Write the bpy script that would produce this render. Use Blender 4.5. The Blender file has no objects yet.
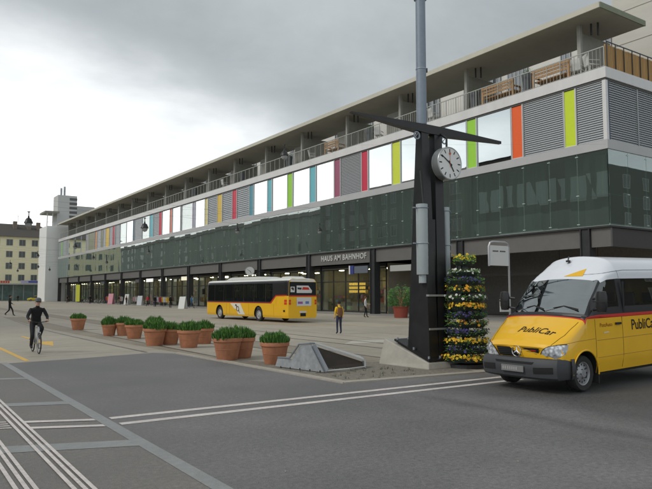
import bpy, bmesh, math, random
from mathutils import Vector, Matrix
from mathutils.bvhtree import BVHTree
random.seed(7)
R = math.radians
S = bpy.context.scene
COL = S.collection

# ------------------------------------------------------------------ camera
cam_d = bpy.data.cameras.new('camera'); cam = bpy.data.objects.new('camera', cam_d); COL.objects.link(cam)
cam_d.sensor_width = 36; cam_d.lens = 36 * 647 / 652
cam_d.clip_start = .1; cam_d.clip_end = 6000
CAMLOC = Vector((0, 0, 1.9)); YAW = R(34.2); PIT = math.atan(50 / 647)
cam.location = CAMLOC
cam.rotation_euler = (math.pi / 2 + PIT, 0, -YAW)
S.camera = cam

# ------------------------------------------------------------------ world: heavy cloud over a Nishita sky
W = bpy.data.worlds.new('World'); S.world = W; W.use_nodes = True
nt = W.node_tree; nt.nodes.clear(); N = nt.nodes.new; L = nt.links.new
out = N('ShaderNodeOutputWorld')
sky = N('ShaderNodeTexSky'); sky.sky_type = 'NISHITA'; sky.sun_disc = False
sky.sun_elevation = R(42); sky.sun_rotation = R(-78)
bgs = N('ShaderNodeBackground'); bgs.inputs[1].default_value = .1; L(sky.outputs[0], bgs.inputs[0])
tc = N('ShaderNodeTexCoord')
def vm(op, a, b=None):
    n = N('ShaderNodeVectorMath'); n.operation = op
    for i, v in enumerate((a, b)):
        if v is None: continue
        if isinstance(v, (tuple, Vector)): n.inputs[i].default_value = v
        else: L(v, n.inputs[i])
    return n
def mth(op, a, b=None, c=None, clamp=False):
    n = N('ShaderNodeMath'); n.operation = op; n.use_clamp = clamp
    for i, v in enumerate((a, b, c)):
        if v is None: continue
        if isinstance(v, (int, float)): n.inputs[i].default_value = v
        else: L(v, n.inputs[i])
    return n.outputs[0]
D = vm('NORMALIZE', tc.outputs['Generated']).outputs[0]
sx = N('ShaderNodeSeparateXYZ'); L(D, sx.inputs[0])
den = mth('ADD', mth('MAXIMUM', sx.outputs[2], 0.0), .16)
cx_ = mth('DIVIDE', sx.outputs[0], den); cy_ = mth('DIVIDE', sx.outputs[1], den)
cv = N('ShaderNodeCombineXYZ'); L(cx_, cv.inputs[0]); L(cy_, cv.inputs[1])
def noise(scale, detail, rough, w=0.0):
    n = N('ShaderNodeTexNoise'); n.inputs['Scale'].default_value = scale; n.inputs['Detail'].default_value = detail
    n.inputs['Roughness'].default_value = rough; n.inputs['Distortion'].default_value = .25
    mp = N('ShaderNodeMapping'); mp.inputs['Location'].default_value = (w, w * .7, 0); L(cv.outputs[0], mp.inputs[0]); L(mp.outputs[0], n.inputs[0])
    return n.outputs[0]
n1 = noise(.55, 6, .52, 3.1); n2 = noise(1.5, 8, .58, 8.2)
BA = R(-12); hz = mth('SQRT', mth('SUBTRACT', 1.0, mth('MULTIPLY', sx.outputs[2], sx.outputs[2]), clamp=True))
dxy = mth('DIVIDE', mth('ADD', mth('MULTIPLY', sx.outputs[0], math.sin(BA)), mth('MULTIPLY', sx.outputs[1], math.cos(BA))), mth('MAXIMUM', hz, .001))
daz = mth('ARCCOSINE', mth('MAXIMUM', mth('MINIMUM', dxy, .9999), -.9999)); elv = mth('ARCSINE', sx.outputs[2])
ang = mth('SQRT', mth('ADD', mth('POWER', mth('MULTIPLY', daz, .46), 2.0), mth('POWER', elv, 2.0)))   # radians from the bright break low in the cloud
wob = mth('MULTIPLY', mth('SUBTRACT', n1, .5), .42)
wob2 = mth('MULTIPLY', mth('SUBTRACT', n2, .5), .22)
a2 = mth('ADD', mth('ADD', ang, wob), wob2)
brt = N('ShaderNodeMapRange'); brt.interpolation_type = 'SMOOTHSTEP'
L(a2, brt.inputs[0]); brt.inputs[1].default_value = .47; brt.inputs[2].default_value = .20; brt.inputs[3].default_value = 0; brt.inputs[4].default_value = 1
low = N('ShaderNodeMapRange'); L(sx.outputs[2], low.inputs[0]); low.inputs[1].default_value = .0; low.inputs[2].default_value = .35
low.inputs[3].default_value = .22; low.inputs[4].default_value = 0
cl = mth('ADD', mth('ADD', mth('MULTIPLY', n2, .34), mth('MULTIPLY', n1, .12)), -.23)
back = mth('MULTIPLY', mth('MAXIMUM', mth('MULTIPLY', sx.outputs[1], -1.0), 0.0), .30)      # thinner cloud behind the viewer
grey = mth('ADD', mth('ADD', mth('ADD', .39, back), cl), low.outputs[0])
val = mth('ADD', grey, mth('MULTIPLY', brt.outputs[0], .76))
ramp = N('ShaderNodeMix'); ramp.data_type = 'RGBA'
L(brt.outputs[0], ramp.inputs[0]); ramp.inputs[6].default_value = (.93, 1.0, 1.03, 1); ramp.inputs[7].default_value = (1, 1, .99, 1)
sc_ = vm('SCALE', ramp.outputs[2]); L(val, sc_.inputs['Scale'])
bgc = N('ShaderNodeBackground'); L(sc_.outputs[0], bgc.inputs[0]); bgc.inputs[1].default_value = 1.0
mx = N('ShaderNodeMixShader'); mx.inputs[0].default_value = .93
L(bgs.outputs[0], mx.inputs[1]); L(bgc.outputs[0], mx.inputs[2]); L(mx.outputs[0], out.inputs[0])

# ------------------------------------------------------------------ sun behind the cloud
sd = bpy.data.lights.new('sun', 'SUN'); sun = bpy.data.objects.new('sun', sd); COL.objects.link(sun)
sd.energy = 1.1; sd.angle = R(22); sd.color = (1, .96, .9)
az = R(-78); el = R(42)
tosun = Vector((math.sin(az) * math.cos(el), math.cos(az) * math.cos(el), math.sin(el)))
sun.rotation_euler = tosun.to_track_quat('Z', 'Y').to_euler()

S.view_settings.view_transform = 'Standard'; S.view_settings.look = 'None'
S.view_settings.exposure = 0.33; S.view_settings.gamma = 1; S.view_settings.use_curve_mapping = False
S.cycles.use_denoising = True
S.cycles.max_bounces = 8; S.cycles.transparent_max_bounces = 16

# ------------------------------------------------------------------ materials
MATS = {}
def mat(name, col, rough=.6, metal=0, var=0.0, vscale=4, bump=0.0, bscale=60, var2=0.0, v2scale=.3, coat=0, emit=0, spec=.5, streak=None, world=False):
    if name in MATS: return MATS[name]
    m = bpy.data.materials.new(name); m.use_nodes = True; t = m.node_tree; b = t.nodes['Principled BSDF']
    c4 = (*col, 1)
    b.inputs['Base Color'].default_value = c4; b.inputs['Roughness'].default_value = rough; b.inputs['Metallic'].default_value = metal
    b.inputs['Specular IOR Level'].default_value = spec
    if coat: b.inputs['Coat Weight'].default_value = coat; b.inputs['Coat Roughness'].default_value = .06
    if emit: b.inputs['Emission Color'].default_value = c4; b.inputs['Emission Strength'].default_value = emit
    if var or bump or var2:
        tcn = t.nodes.new('ShaderNodeTexCoord'); src = tcn.outputs['Object']
        if world: g = t.nodes.new('ShaderNodeNewGeometry'); src = g.outputs['Position']
        if streak:
            mp = t.nodes.new('ShaderNodeMapping'); mp.inputs['Scale'].default_value = streak; t.links.new(src, mp.inputs[0]); src = mp.outputs[0]
    last = None
    for v, s_, det in ((var, vscale, 10), (var2, v2scale, 4)):
        if not v: continue
        nz = t.nodes.new('ShaderNodeTexNoise'); nz.inputs['Scale'].default_value = s_; nz.inputs['Detail'].default_value = det; nz.inputs['Roughness'].default_value = .72 if det == 10 else .6
        t.links.new(src, nz.inputs[0])
        mr = t.nodes.new('ShaderNodeMapRange'); mr.inputs[1].default_value = .3; mr.inputs[2].default_value = .7
        mr.inputs[3].default_value = 1 - v; mr.inputs[4].default_value = 1 + v; t.links.new(nz.outputs[0], mr.inputs[0])
        if last is None: last = mr.outputs[0]
        else:
            mm = t.nodes.new('ShaderNodeMath'); mm.operation = 'MULTIPLY'; t.links.new(last, mm.inputs[0]); t.links.new(mr.outputs[0], mm.inputs[1]); last = mm.outputs[0]
    if last is not None:
        vs = t.nodes.new('ShaderNodeVectorMath'); vs.operation = 'SCALE'; vs.inputs[0].default_value = col; t.links.new(last, vs.inputs['Scale'])
        t.links.new(vs.outputs[0], b.inputs['Base Color'])
        rr = t.nodes.new('ShaderNodeMath'); rr.operation = 'MULTIPLY'; rr.use_clamp = True; rr.inputs[1].default_value = rough; t.links.new(last, rr.inputs[0]); t.links.new(rr.outputs[0], b.inputs['Roughness'])
    if bump:
        nz = t.nodes.new('ShaderNodeTexNoise'); nz.inputs['Scale'].default_value = bscale; nz.inputs['Detail'].default_value = 4; t.links.new(src, nz.inputs[0])
        bp = t.nodes.new('ShaderNodeBump'); bp.inputs['Strength'].default_value = bump; bp.inputs['Distance'].default_value = .02
        t.links.new(nz.outputs[0], bp.inputs['Height']); t.links.new(bp.outputs[0], b.inputs['Normal'])
    MATS[name] = m; return m

def glass(name, tint, refl, rough=.02, trans=1.0, wav=0.0, frit=None, fr_amt=0.0):
    """architectural glass: part mirror, part tinted see-through"""
    if name in MATS: return MATS[name]
    m = bpy.data.materials.new(name); m.use_nodes = True; t = m.node_tree; t.nodes.clear(); n = t.nodes.new; l = t.links.new
    o = n('ShaderNodeOutputMaterial'); g = n('ShaderNodeBsdfGlossy'); g.inputs['Roughness'].default_value = rough; g.inputs['Color'].default_value = (.92, .97, .96, 1)
    tr = n('ShaderNodeBsdfTransparent'); tr.inputs['Color'].default_value = (*tint, 1)
    fr = n('ShaderNodeFresnel'); gb = n('ShaderNodeNewGeometry'); io = n('ShaderNodeMapRange'); io.inputs[3].default_value = 1.5; io.inputs[4].default_value = 1 / 1.5
    l(gb.outputs['Backfacing'], io.inputs[0]); l(io.outputs[0], fr.inputs['IOR'])
    ad = n('ShaderNodeMath'); ad.operation = 'ADD'; ad.use_clamp = True; ad.inputs[1].default_value = refl; l(fr.outputs[0], ad.inputs[0])
    mxn = n('ShaderNodeMixShader'); l(ad.outputs[0], mxn.inputs[0]); l(tr.outputs[0], mxn.inputs[1]); l(g.outputs[0], mxn.inputs[2]); 
    if frit:
        df = n('ShaderNodeBsdfDiffuse'); df.inputs['Color'].default_value = (*frit, 1); m3 = n('ShaderNodeMixShader'); m3.inputs[0].default_value = fr_amt
        l(tr.outputs[0], m3.inputs[1]); l(df.outputs[0], m3.inputs[2]); l(m3.outputs[0], mxn.inputs[1])
    l(mxn.outputs[0], o.inputs[0])
    if wav:
        gm = n('ShaderNodeNewGeometry'); nz = n('ShaderNodeTexNoise'); nz.inputs['Scale'].default_value = .55; nz.inputs['Detail'].default_value = 1; l(gm.outputs['Position'], nz.inputs[0])
        bp = n('ShaderNodeBump'); bp.inputs['Strength'].default_value = wav; bp.inputs['Distance'].default_value = .05; l(nz.outputs[0], bp.inputs['Height']); l(bp.outputs[0], g.inputs['Normal'])
    MATS[name] = m; return m

M_plaza = mat('plaza_concrete', (.345, .31, .25), .8, var=.13, vscale=1.6, var2=.18, v2scale=.09, bump=.25, bscale=30, world=True)
M_asph = mat('asphalt_dark', (.156, .152, .148), .82, var=.34, vscale=16, var2=.22, v2scale=.35, bump=.6, bscale=90, world=True)
M_walk = mat('asphalt_walk', (.172, .162, .150), .85, var=.30, vscale=16, var2=.12, v2scale=.5, bump=.5, bscale=90, world=True)
M_gran = mat('granite_strip', (.25, .255, .25), .75, var=.16, vscale=9, var2=.08, v2scale=1.1, bump=.3, bscale=60, world=True)
M_kerbl = mat('kerb_light', (.36, .33, .28), .8, var=.16, vscale=6, bump=.2, world=True)
M_paint = mat('white_road_paint', (.58, .53, .50), .7, var=.22, vscale=14, var2=.12, v2scale=1.4, world=True)
M_ypaint = mat('yellow_road_paint', (.62, .38, .07), .7, var=.22, vscale=8, world=True)
M_gravel = mat('gravel', (.21, .19, .155), .95, var=.55, vscale=12, bump=1.0, bscale=50, world=True)
M_steelrail = mat('rail_steel', (.13, .115, .10), .5, metal=.6, var=.2, vscale=3, world=True)
M_damp = mat('damp_asphalt', (.042, .042, .045), .55, var=.2, vscale=22, var2=.2, v2scale=.8, bump=.5, bscale=90, world=True)
M_conc = mat('concrete', (.38, .36, .31), .85, var=.12, vscale=2.5, var2=.1, v2scale=.4, bump=.15, bscale=20)
M_concg = mat('concrete_grey', (.27, .265, .235), .85, var=.12, vscale=1.2, var2=.10, v2scale=.25, world=True)
M_canopy = mat('canopy_concrete', (.35, .34, .29), .85, var=.10, vscale=.7, var2=.12, v2scale=.12, world=True)
M_canedge = mat('canopy_edge', (.55, .53, .44), .7, var=.06, vscale=.8, world=True)
M_white = mat('white_render', (.66, .64, .59), .8, var=.04, vscale=.8, var2=.06, v2scale=.2, streak=(1, 1, .3), world=True)
M_band = mat('white_metal_band', (.68, .67, .66), .45, var=.07, vscale=1.1, streak=(1, 1, .25), var2=.04, v2scale=.12, world=True)
M_band2 = mat('grey_metal_band', (.46, .46, .46), .45, var=.05, vscale=.8, world=True)
M_dark = mat('dark_steel', (.03, .031, .033), .5, var=.15, vscale=2, world=True)
M_fascia = mat('fascia_grey', (.135, .13, .123), .55, var=.08, vscale=.8, world=True)
M_mull = mat('aluminium', (.42, .44, .44), .4, metal=.5)
M_slat = mat('blind_slat', (.42, .44, .45), .4, metal=.35)
M_slatd = mat('blind_back', (.10, .10, .105), .6)
M_curt = mat('curtain_green_grey', (.30, .35, .325), .8, var=.4, vscale=1.6, streak=(1, 1, .03), world=True)
M_curt2 = mat('curtain_light', (.60, .66, .62), .8, var=.3, vscale=2.4, streak=(1, 1, .03), world=True)
M_curt3 = mat('room_dark', (.03, .04, .037), .8, var=.3, vscale=.8, world=True)
M_inner = mat('inner_wall', (.2, .24, .21), .8, var=.1, vscale=.6, world=True)
G_green = glass('green_glass', (.60, .69, .65), .20, .012, wav=.035, frit=(.27, .33, .30), fr_amt=.18)
G_mirror = glass('mirror_glass', (.55, .60, .62), .82, .01, wav=.02)
G_shop = glass('shop_glass', (.80, .86, .82), .05, .01)
G_rail = glass('rail_glass', (.80, .88, .84), .04, .02)
M_glassdark = mat('dark_window', (.02, .024, .026), .06, spec=.9)
M_terr = mat('terracotta', (.40, .165, .085), .8, var=.18, vscale=5, var2=.22, v2scale=1.5, bump=.2, bscale=40)
M_soil = mat('soil', (.05, .035, .025), .95, var=.3, vscale=20)
M_black = mat('black_steel', (.012, .012, .013), .42, var=.2, vscale=2)
M_galv = mat('galvanised', (.30, .34, .38), .5, metal=.45, var=.10, vscale=3, var2=.1, v2scale=.6)
M_lampbox = mat('lampbox', (.34, .38, .39), .45, var=.06, vscale=3)
M_rubber = mat('rubber', (.024, .023, .022), .8, var=.2, vscale=20)
M_bumper = mat('bumper_plastic', (.048, .05, .054), .6, var=.08, vscale=8)
M_yel = mat('yellow_paint', (.84, .47, .009), .32, coat=.5, var=.03, vscale=2, var2=.04, v2scale=.8)
M_busyel = mat('bus_yellow', (.82, .46, .008), .4, coat=.3, var=.04, vscale=1)
M_red = mat('red_stripe', (.55, .022, .012), .4)
M_vwhite = mat('white_vehicle_paint', (.74, .76, .80), .3, coat=.4, var=.02, vscale=1)
M_txt = mat('dark_lettering', (.035, .025, .03), .5)
M_txtfade = mat('faded_lettering', (.48, .27, .02), .5)
M_chrome = mat('chrome', (.75, .76, .78), .15, metal=1)
M_rim = mat('wheel_rim', (.33, .33, .34), .45, metal=.5, var=.15, vscale=10)
M_signw = mat('sign_white', (.62, .62, .60), .5)
M_lampw = mat('lamp_lit', (1, .72, .35), .5, emit=5)
M_lampo = mat('lamp_lit_orange', (1, .42, .06), .5, emit=1.6)
M_tail = mat('tail_lamp', (.65, .05, .02), .25)
M_bamboo = mat('bamboo', (.44, .27, .11), .8, var=.25, vscale=9, streak=(1, 1, .05), world=True)
M_wood = mat('wood', (.42, .25, .12), .7, var=.2, vscale=5)
M_skin = mat('skin', (.52, .31, .22), .6)
def cloth(n, c): return mat('cloth_' + n, c, .9, var=.12, vscale=12)
K_black = cloth('black', (.012, .012, .014)); K_navy = cloth('navy', (.03, .035, .07)); K_grey = cloth('grey', (.16, .16, .17)); K_yel = cloth('yellow', (.85, .50, .02))
K_red = cloth('red', (.42, .03, .04)); K_white = cloth('white', (.6, .6, .6)); K_pink = cloth('pink', (.55, .30, .36)); K_jean = cloth('denim', (.06, .08, .14)); K_brown = cloth('brown', (.11, .06, .04)); K_blue = cloth('blue', (.05, .14, .40))
K_green = cloth('green', (.10, .2, .08)); K_shoe = cloth('shoe', (.03, .025, .022)); K_hair = cloth('hair', (.03, .018, .012)); K_hair2 = cloth('hair_brown', (.11, .06, .03))
K_orange = cloth('orange', (.55, .17, .03))
def leaf(name, c):
    if name in MATS: return MATS[name]
    m = mat(name, c, .6, var=.35, vscale=9); b = m.node_tree.nodes['Principled BSDF']
    b.inputs['Subsurface Weight'].default_value = 0; return m
F_dark = leaf('leaf_dark', (.045, .125, .025)); F_mid = leaf('leaf_mid', (.095, .23, .04)); F_lite = leaf('leaf_light', (.20, .36, .07))
F_stem = leaf('leaf_stem', (.04, .06, .02))
P_yel = mat('petal_yellow', (.85, .60, .03), .7, var=.15, vscale=20); P_org = mat('petal_orange', (.80, .38, .015), .7, var=.2, vscale=20)
P_wht = mat('petal_white', (.82, .82, .74), .7); P_vio = mat('petal_violet', (.030, .025, .12), .7, var=.4, vscale=20); P_brn = mat('petal_eye', (.10, .025, .01), .7)
P_lav = mat('petal_lavender', (.07, .06, .25), .7)

# ------------------------------------------------------------------ mesh helpers
def hang(o, amt=.004):
    k = [random.uniform(-amt, amt) for _ in range(4)]; V_ = o.data.vertices
    ys = [v.co.y for v in V_]; zs = [v.co.z for v in V_]; ym = (min(ys) + max(ys)) / 2; zm = (min(zs) + max(zs)) / 2
    for v in V_: v.co.x += k[(1 if v.co.y > ym else 0) + (2 if v.co.z > zm else 0)]
    return o
class MB:
    def __init__(s): s.v = []; s.f = []; s.m = []; s.cur = 0
    def quad(s, *p):
        i = len(s.v); s.v += [tuple(q) for q in p]; s.f.append(tuple(range(i, i + len(p)))); s.m.append(s.cur)
    def box(s, x0, x1, y0, y1, z0, z1, M=None):
        i = len(s.v)
        P = [(x, y, z) for z in (z0, z1) for y in (y0, y1) for x in (x0, x1)]
        if M is not None: P = [tuple(M @ Vector(p)) for p in P]
        s.v += P
        for f in ((0, 2, 3, 1), (4, 5, 7, 6), (0, 1, 5, 4), (2, 6, 7, 3), (0, 4, 6, 2), (1, 3, 7, 5)):
            s.f.append(tuple(i + k for k in f)); s.m.append(s.cur)
        return s
    def cyl(s, a, b, r0, r1=None, n=12, cap=True):
        r1 = r0 if r1 is None else r1
        a = Vector(a); b = Vector(b); d = (b - a).normalized()
        u = d.orthogonal().normalized(); w = d.cross(u); i = len(s.v)
        for p, r in ((a, r0), (b, r1)):
            for k in range(n):
                t = 2 * math.pi * k / n; s.v.append(tuple(p + u * math.cos(t) * r + w * math.sin(t) * r))
        for k in range(n):
            k2 = (k + 1) % n; s.f.append((i + k, i + k2, i + n + k2, i + n + k)); s.m.append(s.cur)
        if cap:
            s.f.append(tuple(i + k for k in reversed(range(n)))); s.f.append(tuple(i + n + k for k in range(n))); s.m += [s.cur] * 2
        return s
    def tube(s, pts, r, n=8):
        pts = [Vector(p) for p in pts]; i = len(s.v); u = None
        for j, p in enumerate(pts):
            d = (pts[min(j + 1, len(pts) - 1)] - pts[max(j - 1, 0)]).normalized()
            u = (d.orthogonal() if u is None else (u - d * u.dot(d))).normalized(); w = d.cross(u)
            rr = r[j] if isinstance(r, (list, tuple)) else r
            for k in range(n):
                t = 2 * math.pi * k / n; s.v.append(tuple(p + u * math.cos(t) * rr + w * math.sin(t) * rr))
        for j in range(len(pts) - 1):
            for k in range(n):
                k2 = (k + 1) % n; a = i + j * n; s.f.append((a + k, a + k2, a + n + k2, a + n + k)); s.m.append(s.cur)
        s.f.append(tuple(i + k for k in reversed(range(n)))); e = i + (len(pts) - 1) * n; s.f.append(tuple(e + k for k in range(n))); s.m += [s.cur] * 2
        return s
    def lathe(s, prof, c=(0, 0, 0), n=24, M=None):
        i = len(s.v)
        for r, z in prof:
            for k in range(n):
                t = 2 * math.pi * k / n; p = Vector((c[0] + r * math.cos(t), c[1] + r * math.sin(t), c[2] + z))
                s.v.append(tuple(M @ p if M is not None else p))
        for j in range(len(prof) - 1):
            for k in range(n):
                k2 = (k + 1) % n; a = i + j * n; s.f.append((a + k, a + k2, a + n + k2, a + n + k)); s.m.append(s.cur)
        return s
    def prism(s, poly, d):
        """poly: list of 3-D points, extruded along vector d"""
        d = Vector(d); n = len(poly); i = len(s.v); s.v += [tuple(p) for p in poly] + [tuple(Vector(p) + d) for p in poly]
        s.f.append(tuple(i + k for k in range(n))); s.f.append(tuple(i + n + k for k in reversed(range(n)))); s.m += [s.cur] * 2
        for k in range(n):
            k2 = (k + 1) % n; s.f.append((i + k2, i + k, i + n + k, i + n + k2)); s.m.append(s.cur)
        return s
    def torus(s, c, axis, R0, r, n=28, m=8, M=None):
        c = Vector(c); ax = Vector(axis).normalized(); u = ax.orthogonal().normalized(); w = ax.cross(u); i = len(s.v)
        for k in range(n):
            t = 2 * math.pi * k / n; d = u * math.cos(t) + w * math.sin(t)
            for j in range(m):
                q = 2 * math.pi * j / m; s.v.append(tuple(c + d * (R0 + r * math.cos(q)) + ax * r * math.sin(q)))
        for k in range(n):
            for j in range(m):
                s.f.append((i + k * m + j, i + ((k + 1) % n) * m + j, i + ((k + 1) % n) * m + (j + 1) % m, i + k * m + (j + 1) % m)); s.m.append(s.cur)
        return s
    def build(s, name, mats, parent=None, smooth=False, loc=None, fix=True):
        me = bpy.data.meshes.new(name); me.from_pydata(s.v, [], s.f)
        if not isinstance(mats, (list, tuple)): mats = [mats]
        for m in mats: me.materials.append(m)
        if len(mats) > 1: me.polygons.foreach_set('material_index', s.m)
        if fix:
            bm = bmesh.new(); bm.from_mesh(me); bmesh.ops.recalc_face_normals(bm, faces=bm.faces); bm.to_mesh(me); bm.free()
        if smooth:
            me.polygons.foreach_set('use_smooth', [True] * len(me.polygons))
            try: me.set_sharp_from_angle(angle=R(35))
            except Exception: pass
        me.update()
        o = bpy.data.objects.new(name, me); COL.objects.link(o)
        if parent: o.parent = parent
        if loc is not None: o.location = loc
        return o
def tag(o, label=None, cat=None, group=None, kind=None):
    for k, v in (('label', label), ('category', cat), ('group', group), ('kind', kind)):
        if v: o[k] = v
    return o
def empty(name, loc=(0, 0, 0), rz=0, label=None, cat=None, group=None):
    o = bpy.data.objects.new(name, None); COL.objects.link(o); o.location = loc; o.rotation_euler = (0, 0, rz); o.empty_display_size = .2
    return tag(o, label, cat, group)
def struct(o): o['kind'] = 'structure'; return o
def copy_tree(o, parent=None):
    c = o.copy(); COL.objects.link(c); c.parent = parent
    for ch in list(o.children): copy_tree(ch, c)
    return c
def sheet(name, pts, z, m):
    b = MB(); b.quad(*[(x, y, z) for x, y in pts]); o = b.build(name, m, fix=False)
    if o.data.polygons[0].normal.z < 0: o.data.flip_normals()
    return struct(o)
def text_mesh(body, size, name, m, parent=None, ext=.004, font_shear=0.0, bold=0.0, spacing=1.0, sx=1.0):
    cu = bpy.data.curves.new(name, 'FONT'); cu.body = body; cu.size = size; cu.extrude = ext; cu.offset = bold; cu.shear = font_shear; cu.space_character = spacing
    cu.align_x = 'CENTER'; cu.align_y = 'CENTER'; cu.resolution_u = 3
    o = bpy.data.objects.new(name, cu); COL.objects.link(o); dg = bpy.context.evaluated_depsgraph_get(); dg.update()
    me = bpy.data.meshes.new_from_object(o.evaluated_get(dg)); bpy.data.objects.remove(o); bpy.data.curves.remove(cu)
    if sx != 1: me.transform(Matrix.Diagonal((sx, 1, 1, 1)))
    me.materials.clear(); me.materials.append(m); me.name = name
    n = bpy.data.objects.new(name, me); COL.objects.link(n)
    if parent: n.parent = parent
    return n
def axes(o, loc, ex, ey):
    ex = Vector(ex).normalized(); ey = Vector(ey).normalized(); ez = ex.cross(ey)
    m = Matrix((ex, ey, ez)).transposed().to_4x4(); m.translation = Vector(loc); o.matrix_local = m; return o
def bake(o, loc, ex, ey):
    ex = Vector(ex).normalized(); ey = Vector(ey).normalized(); ez = ex.cross(ey)
    m = Matrix((ex, ey, ez)).transposed().to_4x4(); m.translation = Vector(loc); o.data.transform(m); return o
# /HELPERS

# ================================================================== SETTING: ground
def asphalt_stain_shade():
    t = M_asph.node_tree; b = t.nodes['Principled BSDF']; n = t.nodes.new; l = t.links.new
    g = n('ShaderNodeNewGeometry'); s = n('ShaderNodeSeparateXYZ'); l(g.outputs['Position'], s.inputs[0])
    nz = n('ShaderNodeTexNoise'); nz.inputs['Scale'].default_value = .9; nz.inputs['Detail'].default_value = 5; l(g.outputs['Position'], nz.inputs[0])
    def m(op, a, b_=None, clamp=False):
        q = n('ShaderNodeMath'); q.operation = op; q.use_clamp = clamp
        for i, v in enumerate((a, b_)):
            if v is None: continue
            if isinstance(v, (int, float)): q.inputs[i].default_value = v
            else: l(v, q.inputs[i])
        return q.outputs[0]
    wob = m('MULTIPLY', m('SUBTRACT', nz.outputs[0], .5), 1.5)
    # an oil-dark drip line that crosses the bay in front of the van, and the standing area: damp plus van shade painted dark
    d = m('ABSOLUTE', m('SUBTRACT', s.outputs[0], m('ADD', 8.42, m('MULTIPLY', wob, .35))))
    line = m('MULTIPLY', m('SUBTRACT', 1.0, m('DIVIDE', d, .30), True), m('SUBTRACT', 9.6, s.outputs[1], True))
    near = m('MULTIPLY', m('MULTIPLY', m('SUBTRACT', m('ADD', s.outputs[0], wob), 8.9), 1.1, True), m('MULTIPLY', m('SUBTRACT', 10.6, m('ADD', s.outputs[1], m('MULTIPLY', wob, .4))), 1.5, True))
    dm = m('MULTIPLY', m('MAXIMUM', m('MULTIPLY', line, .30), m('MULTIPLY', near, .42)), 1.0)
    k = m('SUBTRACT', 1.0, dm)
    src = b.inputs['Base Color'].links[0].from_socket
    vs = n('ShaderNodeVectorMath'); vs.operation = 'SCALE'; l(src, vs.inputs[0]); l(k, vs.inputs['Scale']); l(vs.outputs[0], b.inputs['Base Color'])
asphalt_stain_shade()
sheet('ground', [(-2500, -2500), (2500, -2500), (2500, 2500), (-2500, 2500)], 0, M_plaza)
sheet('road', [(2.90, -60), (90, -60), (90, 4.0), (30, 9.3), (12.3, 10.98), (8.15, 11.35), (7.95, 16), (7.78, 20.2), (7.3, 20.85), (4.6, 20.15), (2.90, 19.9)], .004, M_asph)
sheet('pavement', [(-9, -60), (2.72, -60), (2.72, 20.0), (-9, 20.6)], .004, M_walk)
sheet('kerb_strip', [(2.72, -60), (2.90, -60), (2.90, 20.1), (2.72, 20.1)], .008, M_gran)
for (xr, yr, w) in ((2.72, 16.1, .30), (2.72, 12.1, .36), (2.72, 8.38, .40)):
    sl = -.36
    sheet('paving_band', [(-9, yr - w / 2 + sl * (-9 - xr)), (xr, yr - w / 2), (xr, yr + w / 2), (-9, yr + w / 2 + sl * (-9 - xr))], .008, M_gran)
for yy in (10.22, 9.70):
    sheet('road_marking', [(2.94, yy - .085), (11.9, yy - .085), (11.9, yy + .085), (2.94, yy + .085)], .008, M_paint)
    sheet('road_marking', [(1.80, yy - .08 + .40), (2.71, yy - .08), (2.71, yy + .08), (1.80, yy + .08 + .40)], .012, M_paint)
for x in (1.60, 1.69, 1.765):
    sheet('guide_line', [(x - .022, 3), (x + .022, 3), (x + .022 + .02, 14.2), (x - .022 + .02, 14.2)], .016, M_paint)
for x in (1.135, 1.225, 1.30):
    sheet('guide_line', [(x - .022, 3), (x + .022, 3), (x + .022, 12), (x - .022, 12)], .016, M_paint)
for k in range(4):
    y = 10.25 + .17 * k
    sheet('guide_line', [(1.36, y + .05), (1.57, y - .03), (1.57, y + .04), (1.36, y + .12)], .012, M_paint)
sheet('lane_line', [(3.38, 20.3), (3.53, 20.3), (3.53, 33), (3.38, 33)], .004, M_ypaint)
b = MB()
b.quad((5.17, 28.3, .004), (5.33, 28.3, .004), (5.33, 32.4, .004), (5.17, 32.4, .004)); b.quad((5.25, 25.7, .004), (5.75, 28.3, .004), (4.75, 28.3, .004))
struct(b.build('lane_arrow', M_ypaint, fix=False))
sheet('lane_line', [(20.6, 35.0), (28.2, 30.6), (28.3, 30.75), (20.7, 35.15)], .004, M_ypaint)
sheet('lane_line', [(14, 41.0), (22.2, 36.2), (22.3, 36.33), (14.1, 41.13)], .004, M_ypaint)
sheet('gravel_patch', [(8.2, 11.55), (12.1, 11.15), (12.9, 13.2), (11.6, 14.6), (9.6, 15.2), (8.35, 17.5)], .006, M_gravel)
sheet('paving_patch', [(14.6, 20.3), (17.2, 20.2), (18.4, 21.4), (16.0, 21.6)], .004, mat('paving_pale', (.44, .42, .36), .8, var=.1, world=True))
b = MB(); b.prism([(7.80, 20.2, 0), (7.98, 16, 0), (8.17, 11.38, 0), (8.38, 11.55, 0), (8.18, 16, 0), (7.98, 20.3, 0)], (0, 0, .03)); struct(b.build('kerb', M_kerbl))
b = MB(); b.prism([(8.175, 11.37, 0), (12.3, 11.0, 0), (30, 9.32, 0), (30, 9.56, 0), (12.3, 11.24, 0), (8.39, 11.60, 0)], (0, 0, .028)); struct(b.build('kerb', M_kerbl))
def rail(pts, w=.055):
    b = MB(); P = [Vector((x, y, 0)) for x, y in pts]
    Lp, Rp = [], []
    for j, p in enumerate(P):
        d = (P[min(j + 1, len(P) - 1)] - P[max(j - 1, 0)]).normalized(); s = Vector((-d.y, d.x, 0))
        Lp.append(p + s * w); Rp.append(p - s * w)
    for j in range(len(P) - 1): b.quad(*[(q.x, q.y, .006) for q in (Lp[j], Lp[j + 1], Rp[j + 1], Rp[j])])
    o = b.build('tram_rail', M_steelrail, fix=False)
    if o.data.polygons[0].normal.z < 0: o.data.flip_normals()
    return struct(o)
def arc(x0, y0, x1, y1, bend, n=24):
    return [(x0 + (x1 - x0) * t + bend * math.sin(math.pi * t), y0 + (y1 - y0) * t) for t in [k / n for k in range(n + 1)]]
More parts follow.
